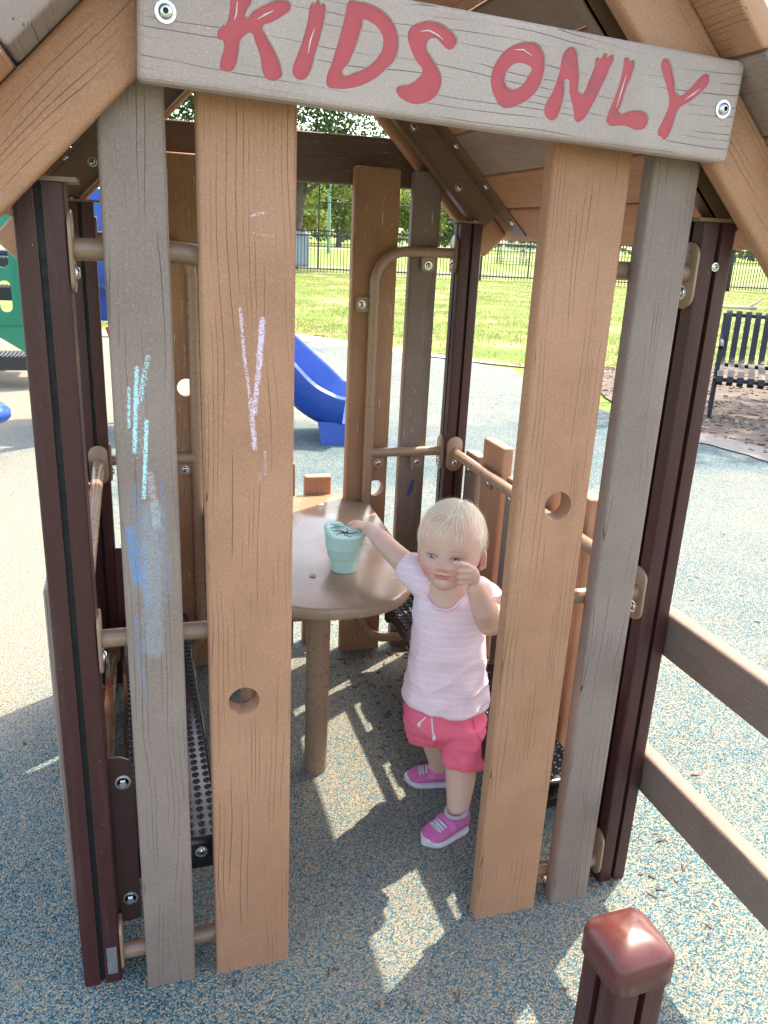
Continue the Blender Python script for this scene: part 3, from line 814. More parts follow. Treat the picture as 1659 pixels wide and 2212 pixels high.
def panel_frame(sx, rear):
    """bent tube frame that carries one front or rear panel, with its middle rail"""
    y = (DEP - TH - TR - 0.002) if rear else (TH + TR + 0.002)
    iy = -1 if rear else 1
    x0 = sx * (PX - 0.0335 - 0.004); xv = sx * 0.262; r = 0.095
    zt, zb = 1.305, 0.046
    pts = [Vector((x0, y, zt))] 
    cx = xv + sx * r
    a0, a1 = (90, 180) if sx > 0 else (90, 0)
    pts += arc((cx, y, zt - r), r, a0, a1, 9)
    b0, b1 = (180, 270) if sx > 0 else (0, -90)
    pts += arc((cx, y, zb + r), r, b0, b1, 9)
    pts.append(Vector((x0, y, zb)))
    fr = tube_obj("tube_frame", pts, TR, M_TUBE, HOUSE, 16)
    rl = tube_obj("middle_rail", [(x0, y, 0.70), (xv, y, 0.70)], TR, M_TUBE, HOUSE, 14)
    post_in = sx * (PX - 0.0335)
    for z in (zt, 0.70):
        flange(fr if z > 1 else rl, (post_in, y, z), (-sx, 0, 0))
    fl = flange(fr, (post_in, y, zb + 0.028), (-sx, 0, 0))
    yb = y - iy * (TR + 0.0005)
    dd = (0, iy, 0)
    tab(fr, (sx * 0.426, y - iy * 0.009, zt - 0.028), dd)
    tab(rl, (sx * 0.426, y - iy * 0.009, 0.70 - 0.026), dd)
    tab(rl, (sx * 0.297, y - iy * 0.009, 0.70 - 0.026), dd)
    tab(fr, (sx * 0.235, y - iy * 0.009, 1.15), dd, (sx, 0, 0))
    tab(fr, (sx * 0.235, y - iy * 0.009, 0.25), dd, (sx, 0, 0))
for sx in (-1, 1):
    for rear in (False, True):
        panel_frame(sx, rear)

# side walls: short pickets, rail and tabs ---------------------------------
tan_s = board_mesh("picket", 0.806, 0.140, TH, M_TAN)
tan_h = board_mesh("picket", 0.806, 0.140, TH, M_TAN, hole=(0.0, 0.50, 0.027))
gry_s = board_mesh("picket", 0.735, 0.092, TH, M_GREY)
for sx in (-1, 1):
    xr = sx * (PX - 0.005)
    y0, y1 = PY0 + 0.0335, PY1 - 0.0335
    zr = 0.703
    rl = tube_obj("side_rail", [(xr, y0, zr), (xr, y1, zr)], TR, M_TUBE, HOUSE, 14)
    rb = tube_obj("side_rail", [(xr, y0, 0.10), (xr, y1, 0.10)], TR, M_TUBE, HOUSE, 14)
    flange(rl, (xr, y0, zr), (0, 1, 0)); flange(rl, (xr, y1, zr), (0, -1, 0))
    flange(rb, (xr, y0, 0.13), (0, 1, 0)); flange(rb, (xr, y1, 0.13), (0, -1, 0))
    xp = sx * (PX + TR + 0.014 + TH / 2)
    y = y1 - 0.012
    for i, k in enumerate("gtgthg"):
        w = 0.092 if k == 'g' else 0.140
        me = {'g': gry_s, 't': tan_s, 'h': tan_h}[k]
        yc = y - w / 2
        share("picket", me, HOUSE, (xp, yc, -0.02), (0, 0, R(90)))
        tab(rl, (xp - sx * (TH / 2 + 0.001), yc, zr - 0.030), (-sx, 0, 0))
        y -= w + 0.036

# header boards -------------------------------------------------------------
SIGN = None
def rot_y(a): return Matrix.Rotation(a, 4, 'Y')
# sign: long axis of the lumber is local z, so the mesh lies along world x after a turn about y
SL, SH, ST = 0.862, 0.139, 0.032
sign_me = board_mesh("sign_board", SL, SH, ST, M_SIGN, bev=0.008)
TILT = math.atan2(1.4720 - 1.5070, 0.857)
scx, scz = 0.0255, 1.5585
dirx = Vector((math.cos(TILT), 0, math.sin(TILT)))
zax = dirx; yax = Vector((0, 1, 0)); xax = yax.cross(zax)
mw = Matrix((xax, yax, zax)).transposed().to_4x4()
mw.translation = Vector((scx, -0.070 + ST / 2, scz)) - dirx * SL / 2
SIGN = share("sign_board", sign_me, HOUSE, mw=mw)
SIGN["label"] = "pale grey sign board reading KIDS ONLY in red brush letters"
inv = mw.inverted()
def letter(ch, polys):
    def make(name, off, scale_out, depth, mat):
        cu = bpy.data.curves.new(name, 'CURVE'); cu.dimensions = '2D'; cu.fill_mode = 'BOTH'
        for poly in polys:
            sp = cu.splines.new('BEZIER'); sp.bezier_points.add(len(poly) - 1); sp.use_cyclic_u = True
            for bp, (x, z) in zip(sp.bezier_points, poly):
                bp.co = (x, z, 0); bp.handle_left_type = bp.handle_right_type = 'AUTO'
        for sp in cu.splines: sp.resolution_u = 4
        cu.extrude = depth; cu.offset = scale_out
        ob = link(bpy.data.objects.new(name, cu))
        bpy.context.view_layer.update()
        me = bpy.data.meshes.new_from_object(ob.evaluated_get(bpy.context.evaluated_depsgraph_get()))
        bpy.data.objects.remove(ob); bpy.data.curves.remove(cu)
        # curve plane xy -> world x,z at the sign face
        me.transform(Matrix(((1, 0, 0, 0), (0, 0, -1, -0.0701 + off), (0, 1, 0, 0), (0, 0, 0, 1))))
        me.transform(inv)
        me.materials.clear(); me.materials.append(mat); me.name = name
        finish(me, 30)
        return share(name, me, SIGN)
    c = make("cutter", 0.0, 0.0011, 0.0036, M_ROUT)
    md = SIGN.modifiers.new("b", 'BOOLEAN'); md.operation = 'DIFFERENCE'; md.object = c; md.solver = 'EXACT'; md.material_mode = 'TRANSFER'
    bake(SIGN); bpy.data.objects.remove(c)
    a = make("letter", 0.0031, 0.0, 0.0003, M_RED)
    a["label"] = "red routed letter " + ch
for ch, polys in LETTERS.items():
    letter(ch, polys)
finish(SIGN.data, 12)
# pale gouged strokes inside the letters
STROKES = [[(-0.2865, 1.604), (-0.2880, 1.590), (-0.2905, 1.5835)], [(-0.262, 1.5875), (-0.252, 1.5935), (-0.2425, 1.5985)],
           [(-0.1905, 1.585), (-0.1955, 1.571), (-0.1985, 1.556)], [(-0.050, 1.5965), (-0.038, 1.5985), (-0.026, 1.5945), (-0.018, 1.590)],
           [(0.085, 1.5885), (0.098, 1.590), (0.112, 1.584)], [(0.2610, 1.574), (0.2560, 1.552), (0.2520, 1.532)], [(0.364, 1.552), (0.376, 1.560), (0.386, 1.568)]]
for s in STROKES:
    v, f = sweep([inv @ Vector((x, -0.0676, z)) for x, z in s], [0.0004] + [0.0011] * (len(s) - 2) + [0.0004], 8)
    from_py("gouge", v, f, M_ROUT, SIGN)
BIG = bolt_mesh(0.0088, 0.0075, "screw")
for (x, z) in ((-0.3720, 1.5825), (0.4290, 1.5440)):
    p = inv @ Vector((x, -0.0702, z)); d = (inv.to_3x3() @ Vector((0, -1, 0)))
    bolt(SIGN, p, d, BIG, "screw")
# rear header
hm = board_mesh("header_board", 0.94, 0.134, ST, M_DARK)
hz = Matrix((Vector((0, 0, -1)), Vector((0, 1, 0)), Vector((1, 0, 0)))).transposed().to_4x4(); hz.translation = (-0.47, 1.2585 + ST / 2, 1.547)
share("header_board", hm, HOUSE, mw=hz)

# rakes and roof ---------------------------------------------------------------
S2 = math.sqrt(0.5)
RW = 0.096
rk = board_mesh("rake_board", 0.985, RW, 0.034, M_TAN, bev=0.009)
CM = 1.992     # mid line of the rake: z + |x| = CM
for sx in (-1, 1):
    for y in (-0.0195, DEP + 0.0187):
        ax = Vector((sx * S2, 0, -S2))      # down the slope
        yx = Vector((0, 1, 0)); xx = yx.cross(ax)
        m = Matrix((xx, yx, ax)).transposed().to_4x4()
        m.translation = Vector((0, y, CM)) + ax * (-RW / 2 if sx > 0 else RW / 2 + 0.001)
        share("rake_board", rk, HOUSE, mw=m)
PLY0, PLY1 = -0.125, 1.345
PT = 0.036
bounds = [0.716, 0.628, 0.5455, 0.4475, 0.358, 0.272, 0.182, 0.092, 0.004]
cols = "ttgtgtgt"
pl_cache = {}
for sx in (-1, 1):
    for i in range(8):
        xa, xb = bounds[i], bounds[i + 1]
        w = (xa - xb) / S2 - 0.0045
        mat = M_TAN if cols[i] == 't' else M_GREY
        key = (round(w, 4), cols[i])
        if key not in pl_cache: pl_cache[key] = board_mesh("roof_plank", PLY1 - PLY0, w, PT, mat, bev=0.006)
        xm = (xa + xb) / 2; zm = 2.061 - xm
        nrm = Vector((sx * S2, 0, S2))
        dz_ = Vector((0, 1, 0)); xx = dz_.cross(nrm) * -1
        yx = dz_.cross(xx)
        m = Matrix((xx, yx, dz_)).transposed().to_4x4()
        rr = random.Random(i * 7 + (sx > 0))
        m.translation = Vector((sx * xm, PLY0 + rr.uniform(-0.006, 0.006), zm)) + nrm * (PT / 2)
        share("roof_plank", pl_cache[key], HOUSE, mw=m)
# ridge cap
# bronze angle brackets under the planks
for sx in (-1, 1):
    for (ya, yb, yf) in ((0.052, 0.135, 0.052), (1.169, 1.086, 1.169)):
        ax = Vector((sx * S2, 0, -S2)); nr = Vector((sx * S2, 0, S2))
        top = Vector((0, 0, 2.061))
        P0 = top + ax * 0.06; P1 = top + ax * 0.985
        mb = MB(); th = 0.004
        def quad(p, q, a, b, t_):
            vs = [p + a, q + a, q + b, p + b]
            mb.add([v_ for v_ in vs] + [v_ + t_ for v_ in vs], [(0, 1, 2, 3), (7, 6, 5, 4), (0, 4, 5, 1), (1, 5, 6, 2), (2, 6, 7, 3), (3, 7, 4, 0)])
        quad(P0, P1, Vector((0, ya, 0)) - nr * 0.001, Vector((0, yb, 0)) - nr * 0.001, -nr * th)
        P1b = top + ax * 0.90
        s_ = 1 if yb > ya else -1
        quad(P0, P1b, Vector((0, yf, 0)) - nr * 0.0015, Vector((0, yf, 0)) - nr * 0.088, Vector((0, s_ * th, 0)))
        quad(P0, P1b, Vector((0, yf, 0)) - nr * 0.088, Vector((0, yf + s_ * 0.030, 0)) - nr * 0.088, nr * th)
        br = mb.build("roof_bracket", M_BRONZE, HOUSE, 30)
        for d_ in (0.18, 0.33, 0.50, 0.66, 0.80, 0.93):
            bolt(br, top + ax * d_ - nr * 0.0052 + Vector((0, ya + (yb - ya) * 0.7, 0)), -nr)
        for d_ in (0.25, 0.55, 0.76):
            bolt(br, top + ax * d_ - nr * 0.05 + Vector((0, yf + s_ * (th + 0.0003), 0)), (0, s_, 0))
        # saddle plate on the post
        py = PY0 if ya < 0.6 else PY1
        mb = MB()
        mb.box((sx * (PX - 0.006), py, 1.3935), (0.088, 0.082, 0.006))
        pl = mb.build("post_plate", M_BRONZE, HOUSE, 30)
        bolt(pl, (sx * (PX + 0.02), py + s_ * 0.0, 1.3967), (0, 0, 1))
# small bolt on the slot of the front right post
bolt(HOUSE, (PX, PY0 - 0.0337, 1.318), (0, -1, 0), bolt_mesh(0.0052, 0.004))

# bench brackets bolted to the posts --------------------------------------------
def bracket_plate(sx, y):
    prof = [(0, 0.082), (0.034, 0.084), (0.040, 0.092), (0.040, 0.425), (0.034, 0.440), (0.020, 0.4475), (0, 0.4485)]
    xo = sx * (PX - 0.0335)
    mb = MB()
    mb.loft([[(xo - sx * a, y, b) for a, b in prof], [(xo - sx * a, y + 0.005, b) for a, b in prof]])
    o = mb.build("bench_bracket", M_PLATE, HOUSE, 30)
    s_ = -1 if y < 0.6 else 1
    yy = y if s_ < 0 else y + 0.005
    for z in (0.137, 0.397):
        bolt(o, (xo - sx * 0.022, yy, z), (0, s_, 0), HEX, "hex_bolt")
for sx in (-1, 1):
    bracket_plate(sx, 0.085); bracket_plate(sx, 1.118)

# perforated bench seats ----------------------------------------------------------
def bench(sx, label):
    e = empty("perforated_bench", (sx * 0.40, 0.60, 0))
    tag(e, label, "bench", "perforated black benches inside the playhouse")
    z = 0.235; w = 0.185; y0, y1 = -0.505, 0.505
    bm = bmesh.new(); bm_box(bm, (0, 0, z - 0.024), (w, y1 - y0, 0.048), 0.011, 3)
    seat = from_bm("seat", bm, M_BLACK, e)
    mb = MB()
    nx, ny = 8, 44
    for i in range(nx):
        for j in range(ny):
            x = -w / 2 + 0.016 + (w - 0.032) * i / (nx - 1)
            y = y0 + 0.022 + (y1 - y0 - 0.044) * j / (ny - 1)
            mb.lathe([(0.0082, 0), (0.0072, 0.0024), (0.0052, 0.0030), (0.0036, 0.0014), (0.0, 0.0008)], 9, (x, y, z - 0.0002))
    bmp = mb.build("raised_holes", M_BLACK, e, 60, weld=False); bmp["kind"] = "stuff"
    for yy in (y0 + 0.03, y1 - 0.03):
        box_obj("cross_bar", (0, yy, z - 0.065), (w - 0.02, 0.03, 0.03), M_BLACKM, e, 0.003)
    for yy in (y0 - 0.001, y1 + 0.001):
        b_ = bolt(e, (0.05, yy, z - 0.026), (0, -1 if yy < 0 else 1, 0))
    return e
bench(-1, "black bumpy perforated bench seat behind the grey chalked board")
bench(1, "black bumpy perforated bench seat behind the toddler")

# table -------------------------------------------------------------------------
TB = empty("play_table", (-0.02, 0.575, 0))
tag(TB, "tan rounded table on one round leg inside the playhouse", "table")
outl = []
half = [(0.272, 1.262), (0.262, 1.02), (0.250, 0.80), (0.232, 0.64), (0.212, 0.555), (0.180, 0.485), (0.130, 0.436), (0.070, 0.413), (0.015, 0.408)]
rt = [(x + 0.0, y) for x, y in half]
lf = [(0.03 - x, y) for x, y in half[::-1]]
outl = rt + lf[1:]
outl = [(x + 0.02, y - 0.575) for x, y in outl]
def tabletop(outl, z1, t, b):
    n = len(outl); cx = sum(p[0] for p in outl) / n; cy = sum(p[1] for p in outl) / n
    def ins(d):
        out = []
        for x, y in outl:
            dx, dy = cx - x, cy - y; L = math.hypot(dx, dy); out.append((x + dx / L * d, y + dy / L * d))
        return out
    rings = []
    for d, z in ((b, z1 - t), (b * .3, z1 - t + b * .3), (0, z1 - t + b), (0, z1 - b), (b * .3, z1 - b * .3), (b, z1)):
        rings.append([(x, y, z) for x, y in ins(d)])
    return rings
# refine the outline
dense = []
for i in range(len(outl)):
    p, q_ = outl[i], outl[(i + 1) % len(outl)]
    p0, q1 = outl[i - 1], outl[(i + 2) % len(outl)]
    for k in range(4):
        t_ = k / 4
        if i in (len(outl) - 1,) or i in (0, len(outl) - 2):
            dense.append((p[0] + (q_[0] - p[0]) * t_, p[1] + (q_[1] - p[1]) * t_)); continue
        a_ = [0.5 * ((2 * p[j]) + (-p0[j] + q_[j]) * t_ + (2 * p0[j] - 5 * p[j] + 4 * q_[j] - q1[j]) * t_ ** 2 + (-p0[j] + 3 * p[j] - 3 * q_[j] + q1[j]) * t_ ** 3) for j in (0, 1)]
        dense.append(tuple(a_))
mb = MB(); mb.loft(tabletop(dense, 0.54, 0.030, 0.008))
mb.build("table_top", M_TABLE, TB, 50)
tube_obj("leg", [(0, 0, -0.02), (0, 0, 0.512)], 0.0295, M_TUBE, TB, 24)
rv = MB().lathe([(0, 0.003), (0.004, 0.0035), (0.008, 0.002), (0.0085, 0)], 14).build("rivet", M_STEEL, TB); rv.location = (0.133, 0.579, 0.5400)
# cereal ring on the table
cr = MB()
cr.add(*sweep([Vector((0.0052 * math.cos(R(a)), 0.0052 * math.sin(R(a)), 0.0032)) for a in range(0, 360, 30)], 0.0030, 8, False, True))
co = cr.build("cereal_ring", plain("cereal", (0.62, 0.48, 0.26), 0.8, scale=300, bump=0.3)); co.location = (-0.031, 0.605, 0.5402)
tag(co, "small pale cereal ring lying on the tan table", "cereal")

# porch railing --------------------------------------------------------------------
RA = empty("porch_railing", (0.5955, -0.45, 0))
tag(RA, "two brown lumber rails running forward from the right front post", "railing")
for zc, xo in ((0.602, 0.0), (0.272, 0.0)):
    me = board_mesh("rail", 1.08, 0.094, 0.038, M_RAIL, bev=0.008)
    m = Matrix((Vector((0, 0, 1)), Vector((-1, 0, 0)), Vector((0, -1, 0)))).transposed().to_4x4()
    m.translation = Vector((xo, 0.55, zc))
    share("rail", me, RA, mw=m)
p2 = share("post", post_mesh(0.78), RA, (0.0, -0.56, -0.02))
# capped foreground post --------------------------------------------------------------
CP = empty("capped_post", (0.064, -0.626, 0), R(3))
tag(CP, "short brown post with a glossy rounded square cap in the foreground", "post")
share("post_shaft", post_mesh(0.615), CP, (0, 0, -0.02))
def capmesh():
    rings = []
    for h, z, e in ((0.0375, 0.512, 6), (0.0395, 0.514, 6), (0.0395, 0.541, 6), (0.0385, 0.547, 6), (0.0350, 0.5525, 5.5), (0.0285, 0.5580, 4.5), (0.0195, 0.5620, 3.5), (0.0095, 0.5640, 2.5), (0.001, 0.5645, 2)):
        r = []
        for k in range(40):
            a = 2 * math.pi * (k + .5) / 40; c, s = math.cos(a), math.sin(a)
            q = (abs(c) ** e + abs(s) ** e) ** (-1 / e)
            r.append((h * q * c, h * q * s, z))
        rings.append(r)
    return MB().loft(rings)
capmesh().build("cap", M_CAP, CP, 60).location = (0, 0, 0.07)
# ------------------------------------------------------------------ background
# black iron fence: posts, rails and every picket
FA, FB = Vector((2.6, 29.54, 0)), Vector((30.5, 24.24, 0))
fd = (FB - FA).normalized(); fl = (FB - FA).length
IF = empty("iron_fence", FA, math.atan2(fd.y, fd.x))
tag(IF, "long black iron picket fence along the back of the lawn", "fence")
H = 1.50
def small_box(name, s, mat):
    bm = bmesh.new(); bm_box(bm, (0, 0, s[2] / 2), s); bmesh.ops.recalc_face_normals(bm, faces=bm.faces[:])
    me = bpy.data.meshes.new(name); bm.to_mesh(me); bm.free(); me.materials.append(mat); return me
pk = small_box("picket", (0.022, 0.022, H - 0.05), M_IRON)
po = small_box("post", (0.07, 0.07, H + 0.05), M_IRON)
n = int(fl / 0.118)
for i in range(n):
    x = 0.06 + i * 0.118
    share("picket", pk, IF, (x, 0, 0.05))
for i in range(int(fl / 2.4) + 1):
    share("post", po, IF, (i * 2.4, 0, 0))
for z in (H - 0.04, H - 0.20, 0.16):
    box_obj("rail", (fl / 2, 0.0, z), (fl, 0.034, 0.04), M_IRON, IF)
# gate posts at the right
for x in (18.75, 19.25):
    o = box_obj("gate_post", (x, -0.06, 0.80), (0.11, 0.11, 1.6), M_IRON, IF, 0.01)
    MB().ell((0, 0, 0), (0.10, 0.10, 0.12)).build("gate_finial", M_IRON, IF).location = (x, -0.06, 1.52) if x < 19 else (x, -0.06, 1.5)

# banner tied behind the fence
bv, bf = [], []
for i in range(13):
    for j in range(9):
        x = -0.6 + 2.55 * i / 12; z = 0.20 + 1.20 * j / 8
        bv.append((x, 0.05 + 0.02 * math.sin(i * 1.7 + j * .6) , z + 0.02 * math.sin(i * .9) * (j / 8)))
for i in range(12):
    for j in range(8):
        a = i * 9 + j; bf.append((a, a + 9, a + 10, a + 1))
bo = from_py("banner", bv, bf, M_CLOTH, None, 60)
md = bo.modifiers.new("s", 'SOLIDIFY'); md.thickness = 0.004; bake(bo)
bo.location = FA + fd * 1.35 + Vector((0, 0.02, 0)); bo.rotation_euler = (0, 0, math.atan2(fd.y, fd.x))
tag(bo, "grey cloth banner tied to the black fence", "banner")

# tall chain-link backstop frame beyond the fence
BK = empty("backstop_frame", (7.2, 33.6, 0), math.atan2(fd.y, fd.x))
tag(BK, "tall thin dark backstop frame rising above the fence", "backstop")
for x in (0.0, 3.0, 6.0, 9.0):
    tube_obj("pole", [(x, 0, 0), (x, 0, 4.1)], 0.035, M_IRON, BK, 10)
for z in (2.6, 4.08):
    tube_obj("crossbar", [(0, 0, z), (9, 0, z)], 0.022, M_IRON, BK, 8)
LPm = empty("light_pole", (14.2, 62.0, 0)); tag(LPm, "slim pale green light pole on the far field", "pole")
tube_obj("pole", [(0, 0, 0), (0, 0, 9.0)], [0.13, 0.09], M_POLE, LPm, 10)
box_obj("lamp_head", (0, -0.1, 9.1), (0.9, 0.3, 0.25), M_POLE, LPm, 0.03)

# bleachers
def bleacher(x, y, rz, w, label):
    e = empty("bleacher", (x, y, 0), rz); tag(e, label, "bleachers", "bleachers on the ball field")
    for k in range(5):
        box_obj("seat_plank", (0, 0.6 * k, 0.42 + 0.30 * k), (w, 0.26, 0.045), M_ALU, e)
        box_obj("foot_plank", (0, 0.6 * k + 0.33, 0.18 + 0.30 * k), (w, 0.26, 0.045), M_ALU, e)
    for xx in (-w / 2 + .1, 0, w / 2 - .1):
        tube_obj("support", [(xx, -0.1, 0.35), (xx, 2.6, 1.6)], 0.035, M_IRON, e, 8)
        for k in range(0, 5, 2):
            tube_obj("support", [(xx, 0.6 * k, 0), (xx, 0.6 * k, 0.40 + 0.3 * k)], 0.03, M_IRON, e, 8)
    return e
bleacher(25.6, 51.5, R(-16), 3.6, "aluminium bleachers seen under the playhouse eave")
bleacher(37.0, 50.5, R(-30), 2.4, "aluminium bleachers farther right by the gate side")

# trees ---------------------------------------------------------------------------
def tree(name, label, loc, h, trunk_r, blobs, nleaf, leaf, mat, seed, group=None, lean=(0, 0), limbs=6, cat="tree"):
    g = np.random.default_rng(seed)
    e = empty(name, loc); tag(e, label, cat, group)
    mb = MB()
    top = Vector((lean[0], lean[1], h * 0.55))
    pts = [Vector((0, 0, -0.1)), Vector((lean[0] * .1, lean[1] * .1, h * 0.08)), Vector((lean[0] * .4, lean[1] * .4, h * .28)), top]
    mb.tube(pts, [trunk_r * 1.35, trunk_r, trunk_r * .8, trunk_r * .45], 12)
    for k in range(limbs):
        b = blobs[k % len(blobs)]
        c = Vector(b[0]); s = pts[2].lerp(top, g.uniform(0, 1))
        mid = s.lerp(c, 0.5) + Vector(g.normal(0, 0.1 * h * .15, 3))
        mb.tube([s, mid, c], [trunk_r * .4, trunk_r * .24, trunk_r * .08], 7)
    mb.build("trunk", M_BARK, e, 60)
    # crown: many small leaf faces in uneven clumps
    vol = np.array([b[1][0] * b[1][1] * b[1][2] for b in blobs]); pick = g.choice(len(blobs), nleaf, p=vol / vol.sum())
    cen = np.array([b[0] for b in blobs])[pick]; sz = np.array([b[1] for b in blobs])[pick]
    ncl = max(12, nleaf // 45)
    cl = g.normal(0, 1, (ncl, 3)); cl /= np.linalg.norm(cl, axis=1)[:, None]; cl *= g.uniform(0.45, 1.0, (ncl, 1)) ** 0.5
    u = cl[g.integers(0, ncl, nleaf)] + g.normal(0, 0.13, (nleaf, 3))
    P = cen + u * sz
    n1 = g.normal(0, 1, (nleaf, 3)); n1 /= np.linalg.norm(n1, axis=1)[:, None]
    n2 = np.cross(n1, g.normal(0, 1, (nleaf, 3))); n2 /= np.linalg.norm(n2, axis=1)[:, None]
    s = leaf * g.uniform(0.6, 1.4, (nleaf, 1))
    V = np.stack([P - n1 * s, P + n2 * s * .45, P + n1 * s, P - n2 * s * .45], 1)
    me = bpy.data.meshes.new("crown")
    N = nleaf
    me.vertices.add(4 * N); me.vertices.foreach_set("co", V.reshape(-1).astype(np.float32))
    me.loops.add(4 * N); me.loops.foreach_set("vertex_index", np.arange(4 * N, dtype=np.int32))
    me.polygons.add(N); me.polygons.foreach_set("loop_start", np.arange(0, 4 * N, 4, dtype=np.int32)); me.polygons.foreach_set("loop_total", np.full(N, 4, dtype=np.int32))
    me.update(); me.validate(); me.materials.append(mat)
    link(bpy.data.objects.new("crown", me), e)
    return e
def blobset(g, n, r, z0, z1, s):
    out = []
    for k in range(n):
        a = g.uniform(0, 6.28); q = r * g.uniform(0.1, 1) ** .6
        out.append(((q * math.cos(a), q * math.sin(a), g.uniform(z0, z1)), (s * g.uniform(.7, 1.3), s * g.uniform(.7, 1.3), s * g.uniform(.55, .9))))
    return out
g0 = random.Random(5)
# dark shade tree whose crown hangs over the fence
bl = [((0, 0, 5.6), (2.6, 2.4, 1.6)), ((1.7, -.5, 3.75), (1.5, 1.4, .85)), ((0.6, -.3, 3.9), (1.1, 1.2, .7)), ((3.0, -.2, 4.1), (1.1, 1.2, .8)), ((2.6, 0.3, 5.6), (1.6, 1.6, 1.1)), ((-2.2, 0, 5.4), (2.2, 2, 1.3)), ((-4.4, .3, 6.0), (1.9, 2, 1.2)), ((1.2, 0, 7.4), (2.4, 2.2, 1.5)), ((-1.8, .5, 7.6), (2.4, 2.2, 1.5)), ((-.3, -.8, 4.2), (1.3, 1.3, .8))]
tree("shade_tree", "dark leafy tree with a leaning trunk behind the banner", (5.75, 32.2, 0), 9.0, 0.26, bl, 26000, 0.085, M_LEAFD, 3, lean=(0.9, 0), limbs=8)
# trees beyond the field
far = [(15.5, 104, 12.5, 0, "large green tree left of the light pole beyond the field"), (24.0, 99, 11.5, 1, "tall light green tree just right of the light pole"),
       (30.5, 106, 11, 0, "green field tree half hidden by the rear tan board"), (35.5, 101, 9.5, 1, "light green field tree between the two rear boards"),
       (40.0, 108, 10.5, 0, "green field tree beside the rear brown post"), (47.5, 112, 11.5, 0, "green field tree right of the rear brown post"),
       (86, 110, 13, 1, "light green field tree beyond the gate posts"), (98, 106, 12.5, 0, "dark green field tree at the far right")]
for i, (x, y, h, k, lab) in enumerate(far):
    gg = random.Random(100 + i)
    b = blobset(gg, 11, h * .36, h * .24, h * .84, h * .2)
    tree("field_tree", lab, (x, y, 0), h, 0.3, b, 4200, 0.30, M_LEAFM if k == 0 else M_LEAFY, 200 + i, "trees beyond the field", limbs=5)
gg = random.Random(77)
tree("young_tree", "small yellow green tree glowing beside the dark trunk", (16.6, 84, 0), 6.2, 0.12, blobset(gg, 6, 1.5, 2.2, 5.2, 1.2), 2400, 0.22, M_LEAFY, 61, limbs=4)
# the wood behind them reads as one mass
g = np.random.default_rng(44); N = 26000
tw = g.uniform(0, 1, N); X = -40 + 230 * tw; Yw = 138 + 10 * np.sin(tw * 17) + g.normal(0, 5, N)
topw = 9.5 + 2.5 * np.sin(X * 0.31) + 1.6 * np.sin(X * 0.83 + 1) + 0.9 * np.sin(X * 2.1)
Z = topw * g.uniform(0.02, 1, N) ** 0.75
P = np.c_[X, Yw, Z]; n1 = g.normal(0, 1, (N, 3)); n1 /= np.linalg.norm(n1, axis=1)[:, None]; n2 = np.cross(n1, g.normal(0, 1, (N, 3))); n2 /= np.linalg.norm(n2, axis=1)[:, None]
s_ = 0.62 * g.uniform(.6, 1.4, (N, 1)); V = np.stack([P - n1 * s_, P + n2 * s_ * .5, P + n1 * s_, P - n2 * s_ * .5], 1)
me = bpy.data.meshes.new("distant_wood")
me.vertices.add(4 * N); me.vertices.foreach_set("co", V.reshape(-1).astype(np.float32)); me.loops.add(4 * N); me.loops.foreach_set("vertex_index", np.arange(4 * N, dtype=np.int32))
me.polygons.add(N); me.polygons.foreach_set("loop_start", np.arange(0, 4 * N, 4, dtype=np.int32)); me.polygons.foreach_set("loop_total", np.full(N, 4, dtype=np.int32)); me.update(); me.validate(); me.materials.append(M_LEAFM)
tag(link(bpy.data.objects.new("distant_wood", me)), "hazy green wood along the horizon behind the field", "wood", kind="stuff")
# bench tree: trunk stands behind the bench, crown above the frame
bt = [((1.15, 0.45, 6.4), (1.25, 1.2, 0.8)), ((2.5, -1.0, 6.4), (1.5, 1.4, 0.9)), ((4.6, -.4, 7.2), (1.8, 1.8, 1.2)), ((5.2, 1.6, 7.0), (1.8, 1.8, 1.1)), ((4.4, -3.0, 6.6), (1.6, 1.5, 1.0))]
tree("bench_tree", "thick grey tree trunk just behind the black bench", (6.85, 6.25, 0), 9.5, 0.24, bt, 15000, 0.10, M_LEAFM, 9, lean=(2.6, 1.2), limbs=6)

# pale broken branch on the grass
br = MB(); br.tube([(-.75, 0, .09), (-.1, .05, .10), (.55, .05, .13)], [0.07, 0.10, 0.075], 9); br.tube([(.25, .05, .12), (.52, .02, .36), (.68, 0, .55)], [0.06, 0.05, 0.035], 8)
bo = br.build("fallen_branch", M_PALEW); bo.location = (14.9, 17.1, -0.03); bo.rotation_euler = (0, 0, R(-25)); bo.scale = (0.75, 0.75, 0.6)
tag(bo, "pale dead branch lying on the lawn above the bench", "branch")

# park bench --------------------------------------------------------------------------
PB = empty("park_bench", (4.31, 4.60, 0), math.atan2(-0.62, 0.78))
tag(PB, "black steel strap bench on bare soil at the right edge", "bench")
W = 1.55
prof = [(-0.115, 0.305), (-0.145, 0.335), (-0.135, 0.375), (-0.09, 0.395), (0.08, 0.415), (0.22, 0.435), (0.34, 0.440), (0.40, 0.450), (0.435, 0.48), (0.475, 0.58), (0.535, 0.74), (0.58, 0.84), (0.605, 0.86), (0.625, 0.845)]
def strap(x):
    mb = MB(); w = 0.050; t_ = 0.006
    r0 = []
    rings = []
    for i, (y, z) in enumerate(prof):
        a = Vector(prof[min(i + 1, len(prof) - 1)]) - Vector(prof[max(i - 1, 0)])
        nn = Vector((-a.y, a.x)).normalized() * t_
        rings.append([(x - w / 2, y, z), (x + w / 2, y, z), (x + w / 2, y + nn.x, z + nn.y), (x - w / 2, y + nn.x, z + nn.y)])
    mb.loft(rings)
    return mb
k = 0
x = 0.03
first = None
